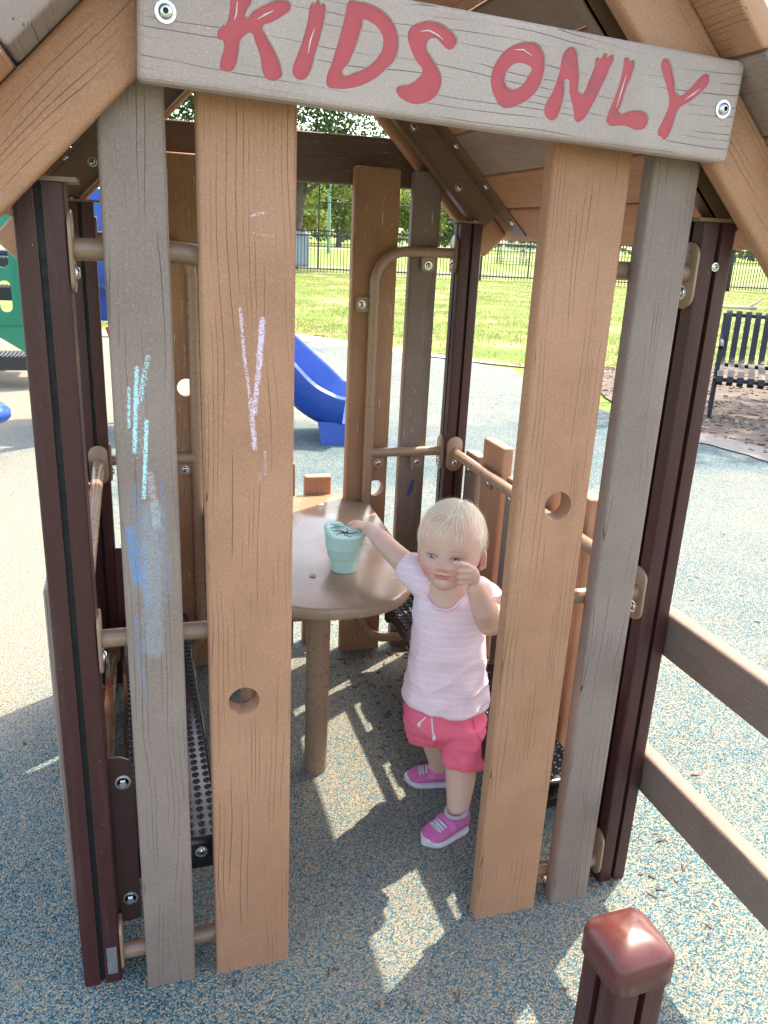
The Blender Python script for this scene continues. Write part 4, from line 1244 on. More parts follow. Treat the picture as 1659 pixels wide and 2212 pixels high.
while x < W:
    if first is None:
        first = strap(0).build("strap", M_BLACKM, PB, 40); first.location = (x, 0, 0)
    else:
        share("strap", first.data, PB, (x, 0, 0))
    x += 0.080
for (y, z) in ((-0.10, 0.345), (0.37, 0.415), (0.595, 0.83)):
    tube_obj("cross_pipe", [(-0.02, y, z), (W + 0.02, y, z)], 0.017, M_BLACKM, PB, 10)
for xx in (0.0, W):
    tube_obj("leg", [(xx, -0.02, 0.0), (xx, 0.0, 0.40), (xx, 0.02, 0.62)], 0.019, M_BLACKM, PB, 10)
    tube_obj("leg", [(xx, 0.52, 0.0), (xx, 0.40, 0.38), (xx, 0.50, 0.62), (xx, 0.585, 0.83)], 0.019, M_BLACKM, PB, 10)
    tube_obj("armrest", [(xx, -0.04, 0.60), (xx, 0.0, 0.63), (xx, 0.28, 0.62), (xx, 0.44, 0.60), (xx, 0.50, 0.66)], 0.020, M_BLACKM, PB, 10)
    for yy in (-0.02, 0.52):
        box_obj("foot", (xx, yy, 0.006), (0.05, 0.05, 0.012), M_BLACKM, PB)

# blue slide ------------------------------------------------------------------------------
SLD = empty("wave_slide", (0.80, 4.27, 0))
tag(SLD, "glossy blue plastic wave slide behind the playhouse", "slide")
path = [(-1.75, 0.85, 1.02), (-1.35, 0.66, 0.99), (-1.05, 0.53, 0.88), (-0.80, 0.42, 0.74), (-0.58, 0.32, 0.66), (-0.38, 0.24, 0.56), (-0.18, 0.15, 0.38), (-0.02, 0.07, 0.23), (0.10, 0.02, 0.165), (0.20, -0.02, 0.145)]
dense = []
for i in range(len(path) - 1):
    p0 = Vector(path[max(i - 1, 0)]); p1 = Vector(path[i]); p2 = Vector(path[i + 1]); p3 = Vector(path[min(i + 2, len(path) - 1)])
    for k in range(5):
        t_ = k / 5
        dense.append(0.5 * ((2 * p1) + (-p0 + p2) * t_ + (2 * p0 - 5 * p1 + 4 * p2 - p3) * t_ ** 2 + (-p0 + 3 * p1 - 3 * p2 + p3) * t_ ** 3))
dense.append(Vector(path[-1]))
rings = []
for i, p in enumerate(dense):
    tg = (dense[min(i + 1, len(dense) - 1)] - dense[max(i - 1, 0)]).normalized()
    sd_ = Vector((0, 0, 1)).cross(tg).normalized(); up = tg.cross(sd_)
    flare = 1.0 + 0.10 * max(0, (i - len(dense) * .75) / (len(dense) * .25))
    sec = [(-0.30, 0.17), (-0.275, 0.185), (-0.25, 0.17), (-0.215, 0.05), (-0.16, 0.01), (0, 0.0), (0.16, 0.01), (0.215, 0.05), (0.25, 0.17), (0.275, 0.185), (0.30, 0.17), (0.30, 0.14), (0.265, 0.0), (0.20, -0.06), (0, -0.07), (-0.20, -0.06), (-0.265, 0.0), (-0.30, 0.14)]
    rings.append([p + sd_ * (a * flare) + up * b for a, b in sec])
MB().loft(rings).build("slide_bed", M_BLUE, SLD, 50)
tube_obj("slide_leg", [(-0.75, 0.40, 0.66), (-0.75, 0.40, 0)], 0.035, M_BLUE, SLD, 12)
fm = MB(); fm.loft([[(-0.04, -0.26, -0.0), (0.20, -0.34, 0.0), (0.38, 0.10, 0.0), (0.14, 0.22, 0.0)], [(-0.06, -0.22, 0.15), (0.19, -0.31, 0.145), (0.35, 0.08, 0.145), (0.12, 0.19, 0.15)]])
fm.build("slide_foot", M_BLUE, SLD, 40)
# play structure ----------------------------------------------------------------------------
PS = empty("play_structure", (-1.6, 6.4, 0))
tag(PS, "play structure with green slotted panel and black ribbed steps at far left", "play structure")
def step(i, y, z):
    m = MB(); w = 1.1
    m.box((0, 0, -0.03), (w, 0.34, 0.06)); 
    o = m.build("step", M_STEP, PS, 30); o.location = (0.02, y, z)
    rb = MB()
    for k in range(34):
        rb.box((-w / 2 + 0.02 + k * 0.032, 0, 0.004), (0.014, 0.32, 0.010))
    r_ = rb.build("tread_ribs", M_STEP, o, 30, weld=False)
    box_obj("riser", (0, -0.172, -0.085), (w, 0.006, 0.05), M_STEP, o)
for i, (y, z) in enumerate(((-0.05, 0.26), (0.33, 0.50), (0.72, 0.76), (1.10, 1.0))): step(i, y, z)
def slotted(name, w, z0, z1, slots, mat, parent, loc, rz=0, cut=0.0):
    bm = bmesh.new(); bm_box(bm, (0, 0, (z0 + z1) / 2), (w, 0.02, z1 - z0), 0.006, 2)
    o = from_bm(name, bm, mat, parent)
    for (sx_, sz, r_, L_) in slots:
        cb = bmesh.new()
        pr = [(sx_ + r_ * math.cos(R(a)), sz + L_ / 2 + r_ * math.sin(R(a))) for a in range(0, 181, 20)] + [(sx_ - r_ * math.cos(R(a)), sz - L_ / 2 - r_ * math.sin(R(a))) for a in range(0, 181, 20)]
        mb_ = MB().loft([[(x_, -0.1, z_) for x_, z_ in pr], [(x_, 0.1, z_) for x_, z_ in pr]])
        c = mb_.build("cut", None, None); c.parent = parent
        md = o.modifiers.new("b", 'BOOLEAN'); md.operation = 'DIFFERENCE'; md.object = c; md.solver = 'EXACT'
        bake(o); bpy.data.objects.remove(c)
    finish(o.data, 35)
    if not o.data.materials: o.data.materials.append(mat)
    o.location = loc; o.rotation_euler = (0, 0, rz)
    return o
slotted("side_panel", 0.36, 0.52, 1.62, [(0.06, 0.75, 0.045, 0.16), (0.06, 1.10, 0.045, 0.16), (0.06, 1.45, 0.045, 0.1)], M_GREEN, PS, (0.16, -0.25, 0), R(6))
v = [(-0.02, -0.245, 0.535), (0.335, -0.215, 0.535), (0.52, -0.20, 0.22), (0.44, -0.205, 0.22)]
MB().loft([[(x_, y_ - .01, z_) for x_, y_, z_ in v], [(x_, y_ + .01, z_) for x_, y_, z_ in v]]).build("side_panel", M_GREEN, PS, 30)
tube_obj("support_post", [(0.80, -2.05, -0.02), (0.80, -2.05, 1.75)], 0.045, M_GREEN, PS, 20)
tube_obj("support_post", [(-0.55, -0.2, -0.02), (-0.55, -0.2, 1.9)], 0.045, M_GREEN, PS, 20)
box_obj("deck", (-0.05, 1.85, 1.02), (1.4, 1.1, 0.07), M_STEP, PS, 0.01)
tube_obj("red_brace", [(1.02, -1.5, 0.66), (1.22, -1.55, 0.02)], 0.022, M_REDP, PS, 10)
# slide entrance hood
hood = []
for zz, s_ in ((0.70, 0.86), (0.78, 0.98), (0.95, 1.0), (1.30, 1.0), (1.48, 0.97), (1.56, 0.8)):
    r_ = []
    for k in range(24):
        a = 2 * math.pi * k / 24; c, s = math.cos(a), math.sin(a); q = (abs(c) ** 5 + abs(s) ** 5) ** (-1 / 5)
        r_.append((1.08 + 0.34 * s_ * q * c, -1.32 + 0.20 * s_ * q * s, zz))
    hood.append(r_)
MB().loft(hood).build("slide_hood", M_BLUE, PS, 45)
# blue stool
SO = empty("mushroom_stool", (-1.30, 3.80, 0)); tag(SO, "blue rounded stepping stool at the left edge", "stool")
MB().lathe([(0.0, 0.35), (0.10, 0.348), (0.165, 0.335), (0.19, 0.305), (0.19, 0.27), (0.17, 0.25), (0.0, 0.25)], 28).build("seat", M_BLUE, SO, 50)
MB().lathe([(0.05, 0.26), (0.045, 0.1), (0.05, -0.01)], 16).build("stem", M_GREEN, SO, 50)
# ------------------------------------------------------------------ toddler
from mathutils import noise as mnoise
from mathutils.bvhtree import BVHTree
PER = empty("person", (0.24, 0.36, 0), -0.3072)
tag(PER, "blond toddler in pale pink shirt and coral shorts reaching for the cup", "person")

def skin_mat():
    t = NT("skin", 0.48, 0.0, 0.35)
    P = t.coord()
    n = t.noise(P, 38.0, 4.0); f = t.noise(P, 420.0, 2.0); m2 = t.noise(P, 130.0, 3.0)
    at = t.n("ShaderNodeAttribute", attribute_name="tint")
    c = t.mix(n, (0.93, 0.90, 0.88), (1.0, 1.0, 1.0))
    c = t.mix(1.0, c, at.outputs["Color"], 'MULTIPLY')
    c = t.mix(t.smooth(m2, 0.55, 0.75, 0.0, 0.16), c, (0.66, 0.30, 0.24))
    t.color(c)
    t.p.inputs["Subsurface Weight"].default_value = 0.22
    t.p.inputs["Subsurface Radius"].default_value = (0.012, 0.005, 0.003)
    t.p.inputs["Subsurface Scale"].default_value = 0.45
    t.put(t.p.inputs["Roughness"], t.lin(m2, 0.3, 0.7, 0.42, 0.6))
    t.bump(f, 0.10, 0.0006)
    return t.m
M_SKIN = skin_mat()
def shirt_mat():
    t = NT("striped_pink_jersey", 0.85, 0.0, 0.2)
    x, y, z = t.sep(t.coord())
    w = t.noise(t.coord(), 14.0, 2.0)
    zz = t.math('ADD', z, t.math('MULTIPLY', t.math('SUBTRACT', w, 0.5), 0.012))
    fr = t.math('FRACT', t.math('MULTIPLY', zz, 1 / 0.0165))
    ln = t.smooth(t.math('ABSOLUTE', t.math('SUBTRACT', fr, 0.5)), 0.05, 0.09, 1.0, 0.0)
    n = t.noise(t.coord(), 12.0, 3.0); f = t.noise(t.coord(), 600.0, 2.0)
    c = t.mix(n, (0.84, 0.60, 0.63), (0.88, 0.68, 0.71))
    c = t.mix(t.math('MULTIPLY', ln, 0.55), c, (0.90, 0.85, 0.86))
    st = t.smooth(t.noise(t.coord(), 26.0, 3.0), 0.64, 0.74, 0, 0.22)
    c = t.mix(st, c, (0.74, 0.36, 0.42))
    t.color(c); t.bump(f, 0.15, 0.0008)
    return t.m
M_SHIRT = shirt_mat()
M_SHORT = plain("coral_cotton", (0.97, 0.155, 0.235), 0.85, var=0.14, scale=18, bump=0.2, bdist=0.002)
M_WHITE = plain("white_cord_and_glint", (0.75, 0.72, 0.72), 0.8)
M_SHOE = plain("magenta_mesh_fabric", (0.56, 0.12, 0.32), 0.75, var=0.3, scale=160, bump=0.4, bdist=0.0012)
M_SHOE2 = plain("magenta_overlay", (0.66, 0.17, 0.40), 0.55, var=0.12, scale=40)
M_SOLE = plain("white_sole_rubber", (0.66, 0.63, 0.66), 0.6, var=0.12, scale=60)
M_LINER = plain("grey_shoe_lining", (0.45, 0.41, 0.44), 0.9)
M_LACE = plain("pale_teal_lace", (0.45, 0.58, 0.60), 0.8)
M_SKIN2 = plain("eyelid_skin", (0.64, 0.37, 0.285), 0.5, var=0.06)
M_LIP = plain("lip", (0.60, 0.20, 0.185), 0.42)
M_EYEW = plain("eye_white", (0.40, 0.37, 0.38), 0.2)
M_IRIS = plain("iris_blue_grey", (0.055, 0.075, 0.105), 0.15)
M_BROW = plain("brow_hair", (0.52, 0.33, 0.22), 0.8)
M_LID = plain("lid_line", (0.20, 0.095, 0.07), 0.6)
th = NT("blond_hair", 0.42, 0.0, 0.4)
_r = th.n("ShaderNodeNewGeometry").outputs["Random Per Island"]
th.color(th.ramp(_r, [(0.0, (0.62, 0.45, 0.27)), (0.2, (0.86, 0.70, 0.49)), (0.6, (0.95, 0.83, 0.64)), (1.0, (0.98, 0.91, 0.77))]))
M_HAIR = th.m

def cap(mb, pts, rad, n=14):
    """tapered limb with round ends"""
    mb.tube(pts, rad, n)
    for p, r in zip(pts, rad): mb.ell(p, (r, r, r), n, 8)

def remesh(o, vox, it=6, fac=0.5):
    m = o.modifiers.new("r", 'REMESH'); m.mode = 'VOXEL'; m.voxel_size = vox; m.use_smooth_shade = True
    s = o.modifiers.new("s", 'SMOOTH'); s.iterations = it; s.factor = fac
    mats = list(o.data.materials)
    bake(o)
    o.data.materials.clear()
    for k in mats: o.data.materials.append(k)
    o.data.polygons.foreach_set("use_smooth", [True] * len(o.data.polygons))
    return o

# head: lofted skull with a modelled face; head frame x right, y forward, z up from the chin
HYAW, HORG = R(16), Vector((-0.012, 0.003, 0.602))
HPIT = R(-6)
HM = Matrix.Translation(HORG + Vector((0, -0.007, 0.001))) @ Matrix.Rotation(-HYAW, 4, 'Z') @ Matrix.Rotation(HPIT, 4, 'X') @ Matrix.Rotation(R(180), 4, 'Z') @ Matrix.Scale(-1, 4, (1, 0, 0))
SEC = np.array([(0.000, .010, .048, -.004), (.006, .024, .061, .010), (.018, .039, .069, .026), (.034, .0525, .0725, .048), (.050, .0615, .0740, .066), (.066, .0665, .0750, .079), (.082, .0695, .0765, .087), (.100, .0718, .0800, .0915), (.120, .0725, .0835, .0925), (.140, .0700, .0825, .0885), (.158, .0625, .0745, .0790), (.173, .0505, .0600, .0640), (.185, .0330, .0390, .0420), (.1925, .0120, .0140, .0150)])
def cub(z, col):
    # smooth monotone-ish interpolation through the sections
    zs = SEC[:, 0]; v = SEC[:, col]; k = int(np.clip(np.searchsorted(zs, z) - 1, 0, len(zs) - 2))
    h = zs[k + 1] - zs[k]; t_ = (z - zs[k]) / h
    m0 = (v[k + 1] - v[max(k - 1, 0)]) / (zs[k + 1] - zs[max(k - 1, 0)]); m1 = (v[min(k + 2, len(v) - 1)] - v[k]) / (zs[min(k + 2, len(zs) - 1)] - zs[k])
    return (2 * t_**3 - 3 * t_**2 + 1) * v[k] + (t_**3 - 2 * t_**2 + t_) * h * m0 + (-2 * t_**3 + 3 * t_**2) * v[k + 1] + (t_**3 - t_**2) * h * m1
EX, EZ = 0.0275, 0.0825
FEAT = [(.038, .049, .018, .017, .0098, 1), (EX, EZ, .0130, .0080, -.0052, 1), (0, .100, .045, .012, .0012, 0), (0, .078, .0060, .0120, .0042, 0), (0, .0640, .0086, .0072, .0112, 0), (.0098, .0610, .0050, .0048, .0045, 1),
        (0, .0470, .0180, .0130, .0058, 0), (0, .0428, .0145, .0013, -.0020, 0), (.0052, .0462, .0075, .0024, .0024, 1), (0, .0388, .0105, .0028, .0032, 0), (0, .0335, .0100, .0028, -.0016, 0), (0, .0175, .0150, .0085, .0060, 0),
        (.0200, .0430, .0030, .0040, -.0016, 1), (EX, .0895, .0125, .0028, .0014, 1), (EX, .0745, .0120, .0035, .0012, 1), (.0, .0520, .0022, .0035, -.0010, 0)]
def gsum(x, z):
    d = 0.0
    for (fx, fz, sx, sz, a, sym) in FEAT:
        d += a * math.exp(-((x - fx) / sx) ** 2 / 2 - ((z - fz) / sz) ** 2 / 2)
        if sym: d += a * math.exp(-((x + fx) / sx) ** 2 / 2 - ((z - fz) / sz) ** 2 / 2)
    return d
def gs(x, z, fx, fz, sx, sz): return math.exp(-((x - fx) / sx) ** 2 / 2 - ((z - fz) / sz) ** 2 / 2)
SK = np.array((0.735, 0.475, 0.365)); BLUSH = np.array((0.72, 0.27, 0.225)); LIPC = np.array((0.60, 0.19, 0.175)); SHD = np.array((0.56, 0.29, 0.22))
hv, hf, htint = [], [], []
NR, NSG = 128, 150
for i in range(NR):
    z = SEC[0, 0] + (SEC[-1, 0] - SEC[0, 0]) * (0.5 - 0.5 * math.cos(math.pi * (i + .5) / NR)) if False else SEC[-1, 0] * (i + 0.25) / NR
    w, fr_, bk = cub(z, 1), cub(z, 2), cub(z, 3)
    for k in range(NSG):
        a = 2 * math.pi * (k / NSG); c, s_ = math.cos(a), math.sin(a); e = 2.25
        q = (abs(c) ** e + abs(s_) ** e) ** (-1 / e)
        x = w * q * c; y = (fr_ if s_ > 0 else bk) * q * s_
        col = SK.copy()
        if s_ > 0.05:
            d = gsum(x, z); front = min(1.0, s_ * 1.6)
            y += d * front; x += 0.35 * d * front * (1 if x > 0 else -1) * min(1, abs(x) / .03)
            m = 0.78 * (gs(x, z, .042, .050, .017, .015) + gs(x, z, -.042, .050, .017, .015)) * front
            col = col * (1 - m) + BLUSH * m
            m = 0.35 * gs(x, z, 0, .061, .009, .006) * front; col = col * (1 - m) + BLUSH * m
            up = 0.0455 + 0.0016 * math.cos(x / .0165 * 4.2) * math.exp(-(x / .008) ** 2); lo = 0.0355
            wid = max(0.0, 1 - (x / .0195) ** 2) ** .5
            zt, zb = .0425 + (up - .0425) * wid + .0006, .0425 - (.0425 - lo) * wid
            m = front * (0.85 if zb < z < zt and abs(x) < .0195 else 0.0)
            col = col * (1 - m) + LIPC * m
            m = 0.6 * gs(x, z, 0, .0425, .011, .0008) * front; col = col * (1 - m) + LIPC * .55 * m
            for sg in (-1, 1):
                m = 0.42 * gs(x, z, sg * EX, EZ - .003, .012, .0065) * front; col = col * (1 - m) + SHD * m
                m = 0.35 * gs(x, z, sg * .0058, .0568, .0022, .0012) * front; col = col * (1 - m) + SHD * .4 * m
                bx = (x * sg - EX) / .015; m = 0.40 * math.exp(-((z - (.0985 + .0022 * (1 - bx * bx))) / .0017) ** 2) * (1 if abs(bx) < 1 else math.exp(-((abs(bx) - 1) / .15) ** 2)) * front
                col = col * (1 - m) + np.array((0.50, 0.30, 0.18)) * m
        hv.append(HM @ Vector((x, y, z))); htint.append(col)
for i in range(NR - 1):
    for k in range(NSG):
        hf.append((i * NSG + k, i * NSG + (k + 1) % NSG, (i + 1) * NSG + (k + 1) % NSG, (i + 1) * NSG + k))
hf.append(tuple(range(NSG - 1, -1, -1))); hf.append(tuple((NR - 1) * NSG + k for k in range(NSG)))
headbvh = BVHTree.FromPolygons(hv, [f_ for f_ in hf if len(f_) == 4])
b = MB()
for sg in (1, -1):
    m_ = Matrix.Rotation(R(-20) * sg, 3, 'Z')
    ec = HM @ Vector((sg * 0.0705, -0.012, 0.066))
    b.ell(ec, (0.0065, 0.0135, 0.0195), 14, 10, m_)
    b.add(*sweep([ec + Vector((sg * 0.005, 0.0135 * math.cos(R(a)), 0.020 * math.sin(R(a)))) for a in range(-70, 250, 20)], 0.0036, 8))
    b.ell(HM @ Vector((sg * 0.0700, -0.004, 0.050)), (0.0055, 0.007, 0.007), 10, 8)
# neck and torso (under the shirt)
cap(b, [(-0.014, 0.004, 0.640), (-0.008, 0.004, 0.585)], [0.043, 0.046], 18)
b.loft([ [(-0.020 + 0.043 * math.cos(2 * math.pi * k / 32), -0.002 + 0.053 * math.sin(2 * math.pi * k / 32), 0.604 + (0.024 * math.sin(2 * math.pi * k / 32) if math.sin(2 * math.pi * k / 32) > 0 else 0.040 * math.sin(2 * math.pi * k / 32))) for k in range(32)], [(-0.016 + 0.038 * math.cos(2 * math.pi * k / 32), 0.0 + 0.040 * math.sin(2 * math.pi * k / 32), 0.630 + 0.012 * math.sin(2 * math.pi * k / 32)) for k in range(32)]])
b.ell((-0.004, 0.008, 0.545), (0.060, 0.042, 0.034), 22, 12)
b.ell((0.0, 0.010, 0.47), (0.070, 0.054, 0.10), 22, 12)
b.ell((0.004, 0.010, 0.35), (0.078, 0.062, 0.09), 22, 12)
# arm to the cup
cap(b, [(-0.062, 0.012, 0.594), (-0.098, 0.052, 0.618), (-0.140, 0.105, 0.634), (-0.170, 0.160, 0.644), (-0.192, 0.204, 0.6485)], [0.0320, 0.0290, 0.0258, 0.0238, 0.0172], 16)
b.ell((-0.207, 0.226, 0.6500), (0.0205, 0.0180, 0.0120), 16, 10, Matrix.Rotation(R(25), 3, 'Z'))
fing = [[(-0.216, 0.213, 0.653), (-0.230, 0.209, 0.657), (-0.242, 0.207, 0.6535)],
        [(-0.219, 0.222, 0.655), (-0.236, 0.220, 0.660), (-0.250, 0.2185, 0.6555)],
        [(-0.219, 0.232, 0.655), (-0.236, 0.232, 0.660), (-0.249, 0.2315, 0.6550)],
        [(-0.215, 0.241, 0.653), (-0.230, 0.243, 0.656), (-0.241, 0.2435, 0.6510)],
        [(-0.204, 0.210, 0.646), (-0.213, 0.200, 0.638), (-0.2165, 0.195, 0.627)]]
for i, f_ in enumerate(fing): cap(b, f_, [0.0062, 0.0056, 0.0046] if i < 4 else [0.0068, 0.0062, 0.005], 10)
# arm up to the face
cap(b, [(0.060, 0.006, 0.585), (0.077, -0.034, 0.566), (0.080, -0.080, 0.551), (0.061, -0.104, 0.594), (0.038, -0.119, 0.646)], [0.0335, 0.0320, 0.0300, 0.0290, 0.0200], 16)
b.ell((0.0250, -0.1240, 0.679), (0.0185, 0.0140, 0.0235), 16, 10, Matrix.Rotation(R(-20), 3, 'Y'))
kn = [(0.0180, -0.1300, 0.6845), (0.0190, -0.1335, 0.6735), (0.0205, -0.1340, 0.6625), (0.0225, -0.1320, 0.6520)]
for i, k_ in enumerate(kn):
    k_ = Vector(k_) + Vector((-0.0025, 0, 0.017))
    p1 = k_ + Vector((-0.0150, -0.0080 + 0.001 * i, 0.0070 - 0.0030 * i)) * (1.15 if i == 0 else 1.0)
    p2 = p1 + (Vector((-0.0105, 0.0045, -0.0005)) if i == 0 else Vector((-0.0045, 0.0115, -0.0050)))
    cap(b, [k_, p1, p2], [0.0068, 0.0062, 0.0052], 12)
cap(b, [(0.0235, -0.1140, 0.6770), (0.0075, -0.1170, 0.6950), (-0.0080, -0.1240, 0.7060)], [0.0085, 0.0066, 0.0052], 10)
# legs
cap(b, [(0.046, 0.000, 0.27), (0.051, -0.028, 0.165), (0.051, -0.045, 0.115), (0.048, -0.070, 0.050), (0.040, -0.080, 0.030)], [0.050, 0.0385, 0.0365, 0.0265, 0.022], 18)
cap(b, [(-0.030, 0.020, 0.27), (-0.010, 0.050, 0.165), (0.002, 0.073, 0.115), (0.012, 0.098, 0.050), (0.000, 0.098, 0.030)], [0.050, 0.037, 0.0345, 0.0255, 0.022], 18)
BODY = b.build("body", M_SKIN, PER, None, weld=False)
remesh(BODY, 0.0020, 4, 0.5)
# join the head onto the body mesh and colour it
bm = bmesh.new(); bm.from_mesh(BODY.data)
lay = bm.verts.layers.float_color.new("tint")
WARM = [((0.060, -0.002, 0.662), .022, .45), ((-0.012, -0.137, 0.675), .020, .40), ((-0.245, 0.225, 0.652), .018, .40), ((0.08, -0.08, 0.54), .025, .25), ((0.05, -0.06, 0.165), .03, .2)]
for v in bm.verts:
    c = SK * 0.985
    for q, r_, a_ in WARM:
        m = a_ * math.exp(-((v.co - Vector(q)).length / r_) ** 2); c = c * (1 - m) + BLUSH * m
    v[lay] = (c[0], c[1], c[2], 1)
nv = [bm.verts.new(p) for p in hv]
for v, c in zip(nv, htint): v[lay] = (c[0], c[1], c[2], 1)
for f_ in hf: bm.faces.new([nv[k] for k in f_])
bmesh.ops.recalc_face_normals(bm, faces=bm.faces[:])
bm.to_mesh(BODY.data); bm.free()
BODY.data.polygons.foreach_set("use_smooth", [True] * len(BODY.data.polygons)); BODY.data.update()
HMI = HM.inverted()
FWD = (HM.to_3x3() @ Vector((0, 1, 0))).normalized()
def face_pt(x, z, off=0.0):
    """point on the face at head-frame x, z"""
    o_ = HM @ Vector((x, 0.2, z)); h = headbvh.ray_cast(o_, -FWD)
    p = h[0] if h[0] else HM @ Vector((x, 0.08, z))
    return p + FWD * off
def ftube(name, pts, rad, mat, off, parent=PER):
    v, f = sweep([face_pt(x, z, off) for x, z in pts], rad, 8); return from_py(name, v, f, mat, parent)
FR = HM.to_3x3()
def eye(sg):
    w = 0.0118; cx, cz = sg * EX, EZ - 0.0005
    p = face_pt(cx, cz, -0.0012)
    e_ = MB().ell(p, (w, 0.0056, 0.0054), 20, 12, FR).build("eye", M_EYEW, PER, 60)
    MB().ell(face_pt(cx - 0.0006, cz, 0.0026), (0.0064, 0.0018, 0.0054), 18, 8, FR).build("iris", M_IRIS, e_, 60)
    MB().ell(face_pt(cx - 0.0006, cz, 0.0040), (0.0024, 0.0006, 0.0024), 12, 6, FR).build("pupil", M_HEXIN, e_, 60)
    MB().ell(face_pt(cx + 0.0012, cz + 0.0016, 0.0044), (0.0008, 0.0004, 0.0008), 8, 5, FR).build("glint", M_WHITE, e_, 60)  # white bead modelled as the eye's highlight, not a reflection
    ang = [R(180 - 20 * k) for k in range(10)]
    ftube("eyelid", [(cx + w * 1.1 * math.cos(a), cz + 0.0008 + 0.0054 * math.sin(a)) for a in ang], [0.0005] + [0.0013] * 8 + [0.0005], M_SKIN2, 0.0020)
    ftube("lash_line", [(cx + w * 1.06 * math.cos(a), cz + 0.0002 + 0.0047 * math.sin(a)) for a in ang], [0.0004] + [0.0012] * 8 + [0.0004], M_LID, 0.0032)
    ftube("eyelid", [(cx + w * 1.08 * math.cos(a), cz - 0.0008 - 0.0050 * math.sin(a)) for a in ang], [0.0005] + [0.0012] * 8 + [0.0005], M_SKIN2, 0.0014)
eye(-1); eye(1)

# hair --------------------------------------------------------------------
hc = HM @ Vector((0.0, -0.004, 0.111)); hr = Vector((0.0735, 0.0900, 0.0845))
HROT = Matrix.Rotation(-HYAW, 3, 'Z') @ Matrix.Rotation(HPIT, 3, 'X')
def hair_lim(d):
    lim = float(np.interp(d.y, [-1.0, -0.80, -0.55, -0.25, 0.0, 0.25, 0.5, 1.0], [0.53, 0.46, 0.33, 0.04, -0.24, -0.42, -0.62, -0.74]))
    return lim + 0.06 * mnoise.noise(d * 6.0) - 0.10 * max(0.0, abs(d.x) - 0.45)
def hpt(d, sc):
    p = HROT @ Vector((d.x * hr.x, d.y * hr.y, d.z * hr.z))
    return hc + p * sc
cv, cf = [], []
NN, MM = 72, 44
dirs = []
for i in range(MM + 1):
    th_ = math.pi * i / MM
    for k in range(NN):
        a = 2 * math.pi * k / NN
        d = Vector((math.sin(th_) * math.cos(a), math.sin(th_) * math.sin(a), math.cos(th_)))
        dirs.append(d); cv.append(hpt(d, 0.992 + 0.010 * mnoise.noise(d * 5)))
for i in range(MM):
    for k in range(NN):
        q = (i * NN + k, (i + 1) * NN + k, (i + 1) * NN + (k + 1) % NN, i * NN + (k + 1) % NN)
        d = (dirs[q[0]] + dirs[q[2]]).normalized()
        if d.z > hair_lim(d) + 0.10: cf.append(q)
hm_ = MB(); hm_.add(cv, cf); NCAP = len(cf)
crown = Vector((0.10, 0.40, 0.91)).normalized()
gr = random.Random(12)
cnt = 0
while cnt < 11000:
    d = Vector((gr.gauss(0, 1), gr.gauss(0, 1), gr.gauss(0, 1))).normalized()
    lim = hair_lim(d)
    if d.z < lim or d.z < -0.6: continue
    dens = min(1.0, 0.25 + (d.z - lim) * 4.0)
    if gr.random() > dens: continue
    cnt += 1
    near = min(1.0, (d.z - lim) / 0.30)
    L_ = gr.uniform(0.30, 0.80) * (0.40 + 0.60 * near) * (0.7 if d.x > 0.5 else 1.0)
    seg = 6; w_ = gr.uniform(0.00035, 0.00085)
    fly = gr.random() < 0.035
    lift0 = gr.uniform(0.990, 1.030); lift1 = lift0 + (gr.uniform(0.05, 0.13) if fly else gr.uniform(-0.005, 0.035))
    clump = mnoise.noise(d * 7.0 + Vector((1, 5, 2)))
    sw = 0.45 * mnoise.noise(d * 2.0 + Vector((3, 1, 7))) + 0.45 * clump + gr.gauss(0.0, 0.12)
    pts = []; dd = d.copy()
    for k in range(seg + 1):
        t_ = k / seg
        pts.append(hpt(dd, lift0 + (lift1 - lift0) * math.sin(t_ * 2.2) + 0.010 * clump))
        tan = dd - crown; tan = (tan - dd * tan.dot(dd)); tan = tan.normalized() * 0.75 if tan.length > 1e-4 else tan
        top_ = max(0.0, min(1.0, (dd.z - 0.1) * 1.6)) * max(0.0, min(1.0, (0.22 - dd.x) * 2.4))
        bias = Vector((-1.15, -0.20, 0.0)) * top_ + Vector((0.25, -0.15, -0.9)) * (1 - top_) * 0.5
        tan = tan + bias - dd * bias.dot(dd)
        tan = tan.normalized() if tan.length > 1e-4 else Vector((0, -1, 0))
        side = dd.cross(tan)
        dd = (dd + (tan + side * sw * (0.3 + 0.7 * t_)).normalized() * (L_ / seg)).normalized()
    vs, fs = [], []
    for k, p in enumerate(pts):
        tg = (pts[min(k + 1, seg)] - pts[max(k - 1, 0)]).normalized()
        nrm = (p - hc).normalized(); sd_ = tg.cross(nrm).normalized()
        ww = w_ * (1 - 0.8 * (k / seg))
        vs += [p + sd_ * ww, p - sd_ * ww]
        if k: fs.append((2 * k - 2, 2 * k - 1, 2 * k + 1, 2 * k))
    hm_.add(vs, fs)
HAIR = hm_.build("hair", M_HAIR, PER, 80, weld=False)
HAIR.data.materials.append(plain("scalp_hair", (0.82, 0.67, 0.49), 0.7, var=0.12, scale=150))
mi = np.zeros(len(HAIR.data.polygons), dtype=np.int32); mi[:NCAP] = 1; HAIR.data.polygons.foreach_set("material_index", mi)
HAIR["label"] = "fine short platinum blond hair combed forward"

